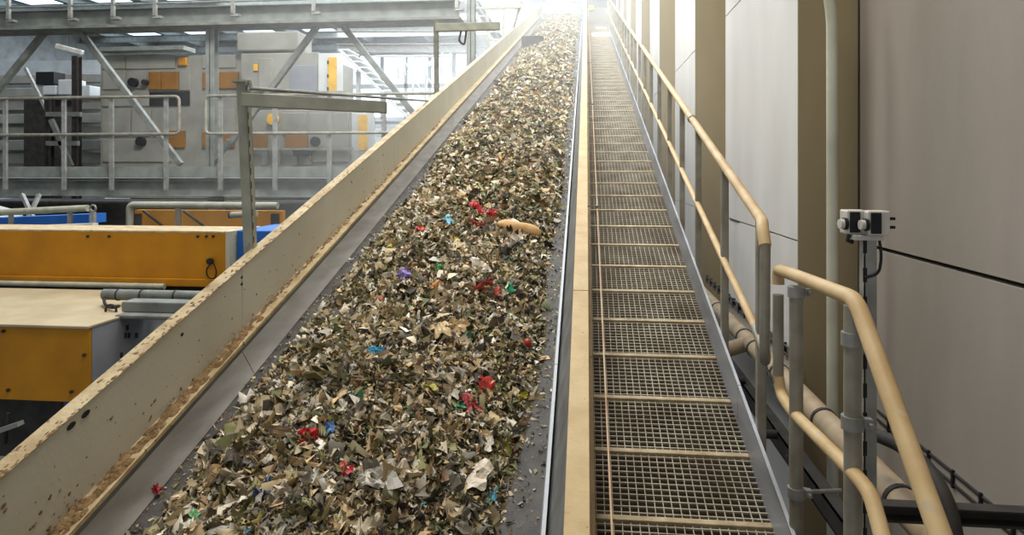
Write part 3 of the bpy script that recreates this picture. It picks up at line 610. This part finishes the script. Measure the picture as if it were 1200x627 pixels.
for px in (160, 320): q_ = at(px, 250, 7.66); MB().box((q_.x, 7.6, 0), (q_.x + .1, 7.72, q_.z)).build('leg', M['dark'], y2)
p = at(271, 252, 7.3); MB().tube([p, p + Vector((.3, 0, .02))], .035, 12).build('roller_end', M['pole'], y2, smooth=True)
MB().tube([p - Vector((.02, 0, 0)), p], .04, 12).build('cap', M['black'], y2, smooth=True)
pb = thing('metal_fitting', 'pale silver fitting in the dark gap below the yellow machine front', 'fitting', at(15, 505, 4.3))
MB().bar(at(-10, 508, 4.3), at(24, 496, 4.3), .06, .03).build('bracket', M['galv'], pb)
MB().tube([at(10, 484, 4.35), at(6, 520, 4.35)], .012, 8).build('rod', M['dark'], pb)

# ------------------------------------------------------------------ lamps over the far end of the walkway
for i, (x0, x1, py_) in enumerate(((694, 714, 41.5), (699, 715, 35))):
    Y = 21.0 + 2.5 * i
    t = thing('strip_lamp', ('lower' if i == 0 else 'upper') + ' of the two bright strip lamps over the top of the walkway', 'lamp', at(705, py_, Y))
    a, b = at(x0, py_, Y), at(x1, py_, Y)
    MB().tube([a, b], .05, 12).build('tube', M['tube'], t, smooth=True)
    MB().box(a + Vector((-.03, -.02, .04)), b + Vector((.03, .1, .10))).build('housing', M['white'], t)
    MB().box(Vector((b.x - .02, Y, b.z + .08)), Vector((X1, Y + .05, b.z + .12))).build('bracket', M['galv'], t)
tag(MB().box(at(690, 13, 25), at(696, 6, 24.8)).build('yellow_tag', M['yellow_bright']), 'small yellow tag at the top corner of the conveyor', 'sign')

# ------------------------------------------------------------------ the waste
def vnoise(x, y, seed):
    xi, yi = np.floor(x).astype(int), np.floor(y).astype(int); fx, fy = x - xi, y - yi
    fx, fy = fx * fx * (3 - 2 * fx), fy * fy * (3 - 2 * fy)
    def h(a, b):
        n = (a * 374761393 + b * 668265263 + seed * 1442695041) & 0x7fffffff
        n = ((n ^ (n >> 13)) * 1274126177) & 0x7fffffff
        return ((n ^ (n >> 16)) & 0xffff) / 65535.0
    return (h(xi, yi) * (1 - fx) + h(xi + 1, yi) * fx) * (1 - fy) + (h(xi, yi + 1) * (1 - fx) + h(xi + 1, yi + 1) * fx) * fy
BELT = -2.0
def edges(Y):
    l = -1.53 + .12 * (vnoise(Y * 1.3, Y * 0, 3) - .5)
    r = -.265 + .09 * (vnoise(Y * 1.1, Y * 0 + 4, 5) - .5) - .14 * np.exp(-np.maximum(Y - 2.2, 0) / .45)
    return l, r
def heap(X, Y):
    X = np.asarray(X, float); Y = np.asarray(Y, float)
    l, r = edges(Y); c = (l + r) / 2; w = (r - l) / 2
    u = np.clip(np.abs(X - c) / w, 0, 1)
    base = .17 * (1 - u ** 2.4) * (0.85 + .3 * vnoise(Y * .7, X * .7, 8))
    lump = .10 * (vnoise(X * 5, Y * 5, 1) - .5) + .045 * (vnoise(X * 12, Y * 12, 2) - .4)
    return BELT + np.maximum(base + lump * np.minimum(1, (1 - u) * 4), 0.002)
def srgb(a): return np.array([lin(c)[:3] for c in a])
PAL = srgb([(212, 196, 164), (230, 220, 198), (192, 172, 134), (174, 152, 114), (148, 122, 92), (122, 112, 78), (98, 98, 62), (86, 74, 54), (156, 150, 136), (196, 190, 176), (238, 232, 220), (122, 128, 90), (160, 160, 108), (122, 118, 110), (66, 58, 48), (214, 184, 138)])
PW = np.array([14, 12, 14, 12, 9, 8, 6, 5, 5, 6, 6, 4, 4, 4, 4, 7], float); PW /= PW.sum()
PD = np.array([5, 4, 8, 9, 10, 12, 14, 12, 8, 5, 3, 9, 7, 9, 9, 4], float); PD /= PD.sum()
ACC = srgb([(168, 70, 58), (200, 112, 96), (96, 130, 160), (110, 160, 176), (80, 136, 104), (200, 184, 96), (130, 116, 156), (206, 144, 92), (110, 146, 118)])
def flake_mesh(name, X, Y, lift, size, grid, pal_seed, accent=.012):
    """many small crumpled pieces as one mesh"""
    n = len(X); r = np.random.default_rng(pal_seed)
    hgt = heap(X, Y) + lift; Zc = CZ + T * Y + hgt
    # random frames, leaning upwards
    nz = r.normal(size=(n, 3)) * np.array([.62, .62, .3]) + np.array([0, -.25, .8]); nz /= np.linalg.norm(nz, axis=1)[:, None]
    tv = r.normal(size=(n, 3)); u = np.cross(nz, tv); u /= np.linalg.norm(u, axis=1)[:, None]; v = np.cross(nz, u)
    asp = r.uniform(.18, .95, n)
    if grid == 3:
        gu, gv = np.meshgrid([-1, 0, 1], [-1, 0, 1]); gu = gu.ravel(); gv = gv.ravel()
        fs = np.array([(0, 1, 4), (0, 4, 3), (1, 2, 5), (1, 5, 4), (3, 4, 7), (3, 7, 6), (4, 5, 8), (4, 8, 7)])
    else:
        gu = np.array([-1, 1, 1, -1, 0]); gv = np.array([-1, -1, 1, 1, 0]); fs = np.array([(0, 1, 4), (1, 2, 4), (2, 3, 4), (3, 0, 4)])
    k = len(gu)
    pu = gu[None] * (1 + .0 * r.normal(size=(n, k))) + .42 * r.normal(size=(n, k)); pv = (gv[None] + .42 * r.normal(size=(n, k)))
    bend = r.normal(size=(n, 1)) * .5 * (gu[None] ** 2 - .5) + r.normal(size=(n, 1)) * .35 * (gv[None] ** 2 - .5) + .34 * r.normal(size=(n, k))
    s = (size / 2)[:, None]
    P = np.stack([X, Y, Zc], 1)[:, None] + u[:, None] * (pu * s)[..., None] + v[:, None] * (pv * s * asp[:, None])[..., None] + nz[:, None] * (bend * s)[..., None]
    floor_z = CZ + T * P[..., 1] + BELT + .002
    P[..., 2] = np.maximum(P[..., 2], floor_z)
    V = P.reshape(-1, 3); Fc = (fs[None] + (np.arange(n) * k)[:, None, None]).reshape(-1, 3)
    me = bpy.data.meshes.new(name); me.vertices.add(len(V)); me.vertices.foreach_set('co', V.ravel())
    me.loops.add(Fc.size); me.loops.foreach_set('vertex_index', Fc.ravel().astype(np.int32))
    me.polygons.add(len(Fc)); me.polygons.foreach_set('loop_start', (np.arange(len(Fc)) * 3).astype(np.int32))
    me.update(); me.validate()
    gd = .55 * vnoise(X * 3.1, Y * 2.3, 77) + .45 * vnoise(X * 7.3, Y * 6.1, 78)
    cidx = np.where(r.random(n) < np.clip((gd - .40) * 3.2, .04, .8), r.choice(len(PAL), n, p=PD), r.choice(len(PAL), n, p=PW)); col = PAL[cidx]
    am = r.random(n) < accent; col[am] = ACC[r.integers(0, len(ACC), am.sum())]
    col = np.clip(col * r.uniform(.7, 1.18, (n, 1)), 0, 1)
    ca = me.color_attributes.new('piece_colour', 'FLOAT_COLOR', 'POINT')
    ca.data.foreach_set('color', np.concatenate([np.repeat(col, k, 0), np.ones((n * k, 1))], 1).ravel())
    return me
wm = bpy.data.materials.new('shredded_waste'); wm.use_nodes = True
nt = wm.node_tree; b = nt.nodes['Principled BSDF']; at_ = nt.nodes.new('ShaderNodeAttribute'); at_.attribute_name = 'piece_colour'
nt.links.new(at_.outputs['Color'], b.inputs['Base Color']); b.inputs['Roughness'].default_value = .7; b.inputs['Specular IOR Level'].default_value = .3
def scatter(n, Y0, Y1, seed, out=0.0):
    r = np.random.default_rng(seed); Y = r.uniform(Y0, Y1, n); l, rr = edges(Y)
    X = l - out + (rr - l + 2 * out) * r.random(n); return X, Y, r
verts = []; facs = []
# the body of the heap
ny, nx = 900, 60; Yg = np.linspace(YA + .1, YE - .1, ny)
Xg = []
for y in Yg:
    l, rr = edges(np.array([y])); Xg.append(np.linspace(l[0] - .02, rr[0] + .02, nx))
Xg = np.array(Xg); YY = np.repeat(Yg[:, None], nx, 1); HH = heap(Xg, YY) - .012; HH[:, 0] = HH[:, -1] = BELT + .001
HH = np.maximum(HH, BELT + .001)
V = np.stack([Xg, YY, CZ + T * YY + HH], -1).reshape(-1, 3)
idx = np.arange(ny * nx).reshape(ny, nx); Fq = np.stack([idx[:-1, :-1], idx[:-1, 1:], idx[1:, 1:], idx[1:, :-1]], -1).reshape(-1, 4)
me = bpy.data.meshes.new('waste_body'); me.from_pydata(V.tolist(), [], Fq.tolist()); me.materials.append(mat('waste_fines', (112, 98, 70), .95, col2=(66, 56, 40), scale=40, spots=(176, 160, 128), spot_scale=70, spot_amt=.42, bump=1.0, bump_scale=70))
pile = bpy.data.objects.new('shredded_waste', me); C.objects.link(pile)
tag(pile, 'long heap of mixed shredded waste lying along the conveyor belt', 'waste', kind='stuff')
sets = []
X, Y, r = scatter(52000, 1.3, 5.2, 21); sets.append((X, Y, r.uniform(-.006, .018, len(X)), np.clip(r.lognormal(math.log(.021), .55, len(X)), .007, .075), 3, 31))
X, Y, r = scatter(42000, 5.2, 10.5, 22); sets.append((X, Y, r.uniform(-.004, .020, len(X)), np.clip(r.lognormal(math.log(.030), .45, len(X)), .012, .085), 5, 32))
X, Y, r = scatter(30000, 10.5, 25.8, 23); sets.append((X, Y, r.uniform(-.004, .025, len(X)), np.clip(r.lognormal(math.log(.050), .35, len(X)), .025, .11), 5, 33))
X, Y, r = scatter(2500, -1.0, 1.3, 24); sets.append((X, Y, r.uniform(0, .02, len(X)), r.uniform(.03, .07, len(X)), 5, 34))
for X, Y, lift, size, g, sd in sets:
    me = flake_mesh('waste_flakes', X, Y, lift, size, g, sd, accent=.010); me.materials.append(wm)
    o = bpy.data.objects.new('waste_flakes', me); C.objects.link(o); o.parent = pile; o['kind'] = 'stuff'
# crumbs strewn over the bare strips of the belt and along the ledge
r = np.random.default_rng(5); n = 4200; Y = r.uniform(1.3, 16, n); l, rr = edges(Y)
side = r.random(n) < .45; off = np.abs(r.normal(size=n)) * .05
X = np.where(side, np.maximum(l - off, -1.645), np.minimum(rr + off * 1.3, -.165))
me = flake_mesh('crumbs', X, Y, np.zeros(n) + .003, r.uniform(.005, .020, n), 5, 41); me.materials.append(wm)
o = bpy.data.objects.new('waste_crumbs', me); C.objects.link(o); o.parent = pile; o['kind'] = 'stuff'
# dirt crust on the ledge and the flange of the left panel
cm = MB()
for k in range(900):
    y = 1.4 + 6.5 * rnd.random() ** 2.0; x = -1.714 + (.045 if y < 3.4 else .022) * rnd.random() ** 1.6; s = rnd.uniform(.004, .019 if y < 3.4 else .011)
    p = I(x, y, -1.774); ring = [p + Vector((s * 1.0 * math.cos(a) * rnd.uniform(.6, 1.2), s * 2.2 * math.sin(a) * rnd.uniform(.6, 1.2), T * s * 2.2 * math.sin(a))) for a in [2 * math.pi * i / 7 for i in range(7)]]
    cm.add(ring + [p + Vector((0, 0, s * rnd.uniform(.5, 1.0)))], [(i, (i + 1) % 7, 7) for i in range(7)])
for k in range(300):
    y = 1.4 + 4.5 * rnd.random() ** 1.8; hh = -1.76 + .26 * rnd.random() ** 2.6; s = .0016 + .0065 * rnd.random() ** 3
    p = I(-1.7195, y, hh); cm.add([p + Vector((0, s * 1.5 * math.cos(a) * rnd.uniform(.6, 1.3), s * math.sin(a) * rnd.uniform(.6, 1.3) + T * s * math.cos(a))) for a in [2 * math.pi * i / 7 for i in range(7)]] + [p + Vector((s * .5, 0, 0))], [(i, (i + 1) % 7, 7) for i in range(7)])
for k in range(300):
    y = 1.4 + 3.8 * rnd.random() ** 1.8; x = -1.717 - .058 * rnd.random() ** 3; s = rnd.uniform(.002, .008)
    p = I(x, y, -1.4545); cm.add([p + Vector((s * math.cos(a) * rnd.uniform(.5, 1.2), s * 2 * math.sin(a) * rnd.uniform(.5, 1.2), T * s * 2 * math.sin(a))) for a in [2 * math.pi * i / 7 for i in range(7)]] + [p + Vector((0, 0, s * .35))], [(i, (i + 1) % 7, 7) for i in range(7)])
tag(cm.build('dirt_crust', M['dirt']), 'brown crust of caked dirt lying on the ledge of the left side panel', 'dirt', kind='stuff')

# single scraps: one mesh per kind, then copies
def scrap_mesh(name, w, h, crumple, colour, seed, roll=0.0, n=7, rough=.6, thick=.0012):
    r = np.random.default_rng(seed); g = np.linspace(-1, 1, n); U, Vv = np.meshgrid(g, g)
    ang = np.arctan2(Vv, U); rad = np.maximum(np.abs(U), np.abs(Vv))
    # irregular torn outline
    ph = r.uniform(0, 6.28, 5); out = 1 + .16 * sum(np.sin((i + 2) * ang + ph[i]) for i in range(5)) * rad
    Xf = U * out * w / 2; Yf = Vv * out * h / 2
    Zf = crumple * w * ((vnoise(U * 1.7 + 9, Vv * 1.7 + 9, seed) - .5) * 1.2 + (vnoise(U * 3.5 + 9, Vv * 3.5 + 9, seed + 1) - .5) * .6)
    if roll: 
        R_ = w / roll; a = Xf / R_; Xf, Zf = (R_ + Zf) * np.sin(a), (R_ + Zf) * np.cos(a) - R_
    P = np.stack([Xf, Yf, Zf], -1).reshape(-1, 3); idx = np.arange(n * n).reshape(n, n)
    Fq = np.stack([idx[:-1, :-1], idx[:-1, 1:], idx[1:, 1:], idx[1:, :-1]], -1).reshape(-1, 4)
    me = bpy.data.meshes.new(name); me.from_pydata(P.tolist(), [], Fq.tolist()); me.materials.append(colour)
    return me, thick
def link_scrap(name, me, thick):
    o = bpy.data.objects.new(name, me); C.objects.link(o)
    s = o.modifiers.new('thickness', 'SOLIDIFY'); s.thickness = thick; s.offset = 0
    return o
KINDS = [
 ('paper_scrap', 'paper', 'cream torn paper scrap in the near part of the waste heap', 'cream paper scraps in the heap', (214, 200, 172), .06, .6, .8, 0.0),
 ('cardboard_scrap', 'cardboard', 'tan shredded cardboard piece in the near part of the waste heap', 'tan cardboard pieces in the heap', (170, 140, 96), .05, .55, .6, 0.0),
 ('film_scrap', 'plastic film', 'olive green crumpled film scrap in the near part of the waste heap', 'olive film scraps in the heap', (128, 118, 76), .05, .5, 1.1, 1.2),
 ('fabric_scrap', 'fabric', 'dull grey rag scrap in the near part of the waste heap', 'grey rag scraps in the heap', (136, 128, 114), .055, .6, 1.0, .8),
 ('plastic_scrap', 'plastic', 'off-white plastic scrap in the near part of the waste heap', 'off-white plastic scraps in the heap', (232, 224, 208), .055, .6, .8, 1.5),
 ('wood_splinter', 'wood', 'narrow brown splinter lying in the near part of the waste heap', 'brown splinters in the heap', (128, 100, 62), .022, 5.0, .25, 1.0)]
UPN = Vector((0, -T, 1)).normalized()
def seat(o, X, Y, lift, seed, flat=.5):
    r = random.Random(seed)
    hz = float(heap(np.array([X]), np.array([Y]))[0])
    o.location = (X, Y, Z(Y, hz + lift))
    base = Vector((0, 0, 1)).rotation_difference((UPN + Vector((r.gauss(0, flat), r.gauss(-.15, flat), 0))).normalized())
    o.rotation_euler = (base.to_matrix() @ Matrix.Rotation(r.uniform(0, 6.28), 3, 'Z')).to_euler()
cnt = 0
for ki, (nm, cat, lab, grp, col, w, asp, cr, roll) in enumerate(KINDS):
    variants = []
    mt = mat(nm + '_material', col, .65, col2=tuple(int(c * .72) for c in col), scale=26)
    for v in range(4): variants.append(scrap_mesh(nm, w * (1 + .25 * v), w * (1 + .25 * v) * asp, cr, mt, 100 * ki + v, roll=roll if v % 2 else 0))
    for i in range(46):
        me, th = variants[i % 4]
        o = link_scrap(nm, me, th)
        Y = 2.15 + 3.1 * rnd.random() ** 1.25; l, rr = edges(np.array([Y])); X = l[0] + (rr[0] - l[0]) * rnd.uniform(.04, .95)
        seat(o, float(X), Y, .018, 1000 * ki + i, .42); s = rnd.uniform(.6, 1.15); o.scale = (s, s, s)
        tag(o, lab, cat, grp); cnt += 1
# pieces that stand out
def on_heap(px, py):
    d = ray(px, py); best = None; Y = 1.5
    while Y < 24:
        p = Vector((0, 0, CZ)) + d * (Y / d.y)
        if p.z <= Z(p.y, float(heap(np.array([p.x]), np.array([p.y]))[0])) + .006: return p
        Y += .01
    return p
SPECIAL = [
 (361, 517, (206, 30, 34), .085, .055, .5, 2.2, 'red_container', 'container', 'bright red crushed plastic container near the bottom left of the heap'),
 (404, 558, (206, 60, 72), .055, .05, .6, 1.0, 'red_wrapper', 'wrapper', 'small pinkish red wrapper in the lower middle of the heap'),
 (387, 508, (92, 132, 190), .05, .035, .5, 0, 'blue_film', 'film', 'pale blue film scrap just right of the red container'),
 (341, 452, (40, 160, 190), .04, .035, .5, 0, 'turquoise_film', 'film', 'small turquoise scrap near the left edge of the heap'),
 (307, 584, (44, 66, 92), .10, .07, .8, 1.0, 'navy_rag', 'rag', 'dark navy crumpled rag low in the left of the heap'),
 (228, 612, (110, 190, 130), .05, .03, .4, 0, 'green_film', 'film', 'mint green scrap at the bottom left of the heap'),
 (184, 581, (170, 40, 56), .05, .03, .5, 0, 'crimson_wrapper', 'wrapper', 'crimson wrapper at the outer left edge of the heap'),
 (552, 567, (232, 218, 196), .15, .13, .28, .8, 'plastic_bag', 'bag', 'large crumpled off-white bag at the bottom right of the heap'),
 (571, 527, (236, 228, 210), .045, .07, .3, .6, 'paper_sheet', 'paper', 'upright white paper strip above the off-white bag'),
 (588, 528, (122, 112, 50), .12, .07, .5, 1.4, 'olive_peel', 'peel', 'olive green curled leaf-like piece on the right side of the heap'),
 (575, 556, (110, 100, 62), .14, .06, .5, 1.6, 'brown_peel', 'peel', 'brown curled piece right beside the off-white bag'),
 (577, 590, (80, 160, 180), .05, .03, .5, 0, 'teal_film', 'film', 'teal scrap below the off-white bag'),
 (568, 456, (206, 70, 62), .10, .06, .5, .8, 'red_film', 'film', 'coral red film piece on the right of the heap'),
 (550, 478, (160, 52, 50), .06, .13, .5, .8, 'maroon_film', 'film', 'long maroon film piece hanging below the coral red one'),
 (538, 481, (60, 150, 110), .05, .04, .5, 0, 'green_wrapper', 'wrapper', 'green wrapper beside the long maroon film'),
 (502, 460, (214, 206, 110), .09, .04, .3, 0, 'yellow_paper', 'paper', 'pale yellow paper strip in the middle of the heap'),
 (611, 470, (178, 160, 50), .05, .035, .5, .8, 'mustard_piece', 'plastic', 'mustard coloured piece near the right edge of the heap'),
 (609, 408, (0, 0, 0), 0, 0, 0, 0, '', '', ''),
 (441, 417, (70, 160, 200), .08, .05, .3, 0, 'blue_card', 'card', 'light blue flat piece on the left part of the heap'),
 (472, 325, (150, 130, 196), .10, .09, .6, .6, 'purple_wrapper', 'wrapper', 'lilac and pink star shaped wrapper in the upper left of the heap'),
 (459, 293, (196, 192, 60), .07, .05, .5, .4, 'yellow_film', 'film', 'yellow film scrap above the lilac wrapper'),
 (493, 271, (214, 80, 66), .08, .06, .5, .4, 'salmon_wrapper', 'wrapper', 'salmon red wrapper left of the light blue card in the upper heap'),
 (525, 261, (120, 180, 196), .11, .07, .3, 0, 'sky_blue_card', 'card', 'sky blue flat card in the upper heap'),
 (561, 248, (206, 60, 62), .16, .10, .6, .8, 'red_bag', 'bag', 'crumpled red bag beside the long tan roll'),
 (578, 254, (170, 44, 36), .16, .07, .4, .8, 'dark_red_strip', 'plastic', 'dark red strip touching the left end of the tan roll'),
 (558, 269, (150, 60, 46), .14, .06, .4, .6, 'rust_strip', 'plastic', 'rust coloured strip just below the red bag'),
 (597, 345, (226, 214, 196), .0, .0, .0, 0, '', '', ''),
 (564, 318, (232, 222, 202), .14, .10, .4, .6, 'white_carton', 'carton', 'white carton flap in the middle right of the heap'),
 (555, 342, (160, 56, 46), .22, .05, .4, .4, 'red_ribbon', 'ribbon', 'long brick red ribbon across the middle of the heap'),
 (579, 348, (206, 90, 76), .07, .08, .5, .4, 'red_scrap', 'plastic', 'light red scrap at the right end of the brick red ribbon'),
 (597, 341, (40, 170, 110), .07, .06, .4, .4, 'emerald_cap', 'cap', 'emerald green piece right of the brick red ribbon'),
 (517, 318, (60, 120, 60), .07, .07, .5, .4, 'green_bottle', 'plastic', 'dark green scrap in the centre of the upper heap'),
 (510, 338, (214, 150, 80), .08, .06, .5, .4, 'orange_peel', 'peel', 'orange tinted piece below the dark green scrap'),
 (515, 390, (216, 188, 140), .13, .10, .35, .4, 'tan_card', 'card', 'tan folded card in the middle of the heap'),
 (535, 385, (204, 172, 124), .12, .07, .4, .6, 'tan_card', 'card', 'tan card leaning against a grey green bag in the middle of the heap'),
 (553, 400, (90, 120, 96), .16, .07, .6, .8, 'green_bag', 'bag', 'grey green crumpled bag right of the tan cards'),
 (457, 395, (206, 192, 160), .10, .05, .3, .4, 'pale_card', 'card', 'pale pointed card above the light blue flat piece'),
 (592, 300, (96, 86, 68), .22, .09, .5, 1.8, 'brown_tube_half', 'tube', 'dark brown curved piece below the tan roll'),
 (565, 306, (210, 196, 168), .0, .0, .0, 0, '', '', ''),
 (400, 592, (224, 214, 200), .0, .0, .0, 0, '', '', ''),
 (441, 570, (206, 200, 188), .13, .10, .6, .8, 'grey_film', 'film', 'large translucent looking grey white film in the lower middle of the heap'),
 (470, 560, (220, 206, 180), .10, .06, .6, .8, 'crumpled_tissue', 'tissue', 'crumpled beige tissue right of the grey white film'),
 (362, 548, (150, 116, 62), .018, .14, .2, 1.0, 'wooden_stick', 'stick', 'upright brown stick below the red container'),
]
for i, (px, py_, col, w, h, cr, roll, nm, cat, lab) in enumerate(SPECIAL):
    if not nm: continue
    p = on_heap(px, py_)
    me, th = scrap_mesh(nm, w, h, cr * .7, mat(nm + '_material', col, .45, col2=tuple(int(c * .8) for c in col), scale=30), 900 + i, roll=roll, n=9)
    o = link_scrap(nm, me, th); seat(o, p.x, p.y, .022 + w * .08, 500 + i, .16)
    o.rotation_euler.z *= 1; tag(o, lab, cat)
c = on_heap(618, 409) + Vector((0, 0, .03)); vs = []; n = 14
for i in range(9):
    a_ = math.pi * (i + .5) / 9; vs += [c + Vector((math.sin(a_) * math.cos(t_), math.sin(a_) * math.sin(t_), math.cos(a_))) * .023 for t_ in [2 * math.pi * k / n for k in range(n)]]
m = MB(); m.add(vs, [(i * n + k, i * n + (k + 1) % n, (i + 1) * n + (k + 1) % n, (i + 1) * n + k) for i in range(8) for k in range(n)] + [list(range(n)), list(range(8 * n, 9 * n))])
tag(m.build('red_ball', mat('red_ball_material', (176, 56, 34), .45, col2=(140, 40, 26)), smooth=True), 'small round rusty red ball lying at the right edge of the heap', 'ball')
# the long tan roll
a, b = on_heap(583, 268), on_heap(634, 279); d = (b - a); up = Vector((0, 0, .035))
m = MB(); n = 14; vs = []; 
dirv = d.normalized(); sx = dirv.cross(Vector((0, 0, 1))).normalized(); sz = sx.cross(dirv)
radii = [.012, .035, .043, .046, .048, .049, .05, .05, .049, .047, .043, .034, .015]
for i, rr_ in enumerate(radii):
    c = a + up + d * (i / (len(radii) - 1))
    vs += [c + (sx * math.cos(t_) + sz * math.sin(t_)) * rr_ * (1 + .08 * math.sin(3 * t_ + i)) for t_ in [2 * math.pi * k / n for k in range(n)]]
fs = [(i * n + k, i * n + (k + 1) % n, (i + 1) * n + (k + 1) % n, (i + 1) * n + k) for i in range(len(radii) - 1) for k in range(n)] + [list(range(n))[::-1], list(range(len(vs) - n, len(vs)))]
m.add(vs, fs)
tag(m.build('tan_roll', mat('tan_roll_material', (222, 180, 128), .6, col2=(190, 150, 92), scale=12), smooth=True), 'long tan rolled bundle lying on the right of the upper heap', 'roll')
print('scraps', cnt)

# ------------------------------------------------------------------ dusty air in the far half of the hall
hz = MB().box((-4.5, 6, 0.02), (X2 - .02, 45.4, ROOF - 1.0)).build('dust_haze', bpy.data.materials.new('dust_haze'))
hm = hz.data.materials[0]; hm.use_nodes = True; nt = hm.node_tree; nt.nodes.clear()
mo = nt.nodes.new('ShaderNodeOutputMaterial'); vs_ = nt.nodes.new('ShaderNodeVolumeScatter')
vs_.inputs['Color'].default_value = (1, .99, .96, 1); vs_.inputs['Density'].default_value = .026; vs_.inputs['Anisotropy'].default_value = .2
nt.links.new(vs_.outputs[0], mo.inputs['Volume'])
tag(hz, 'pale dusty air hanging over the far half of the hall', 'haze', kind='stuff')
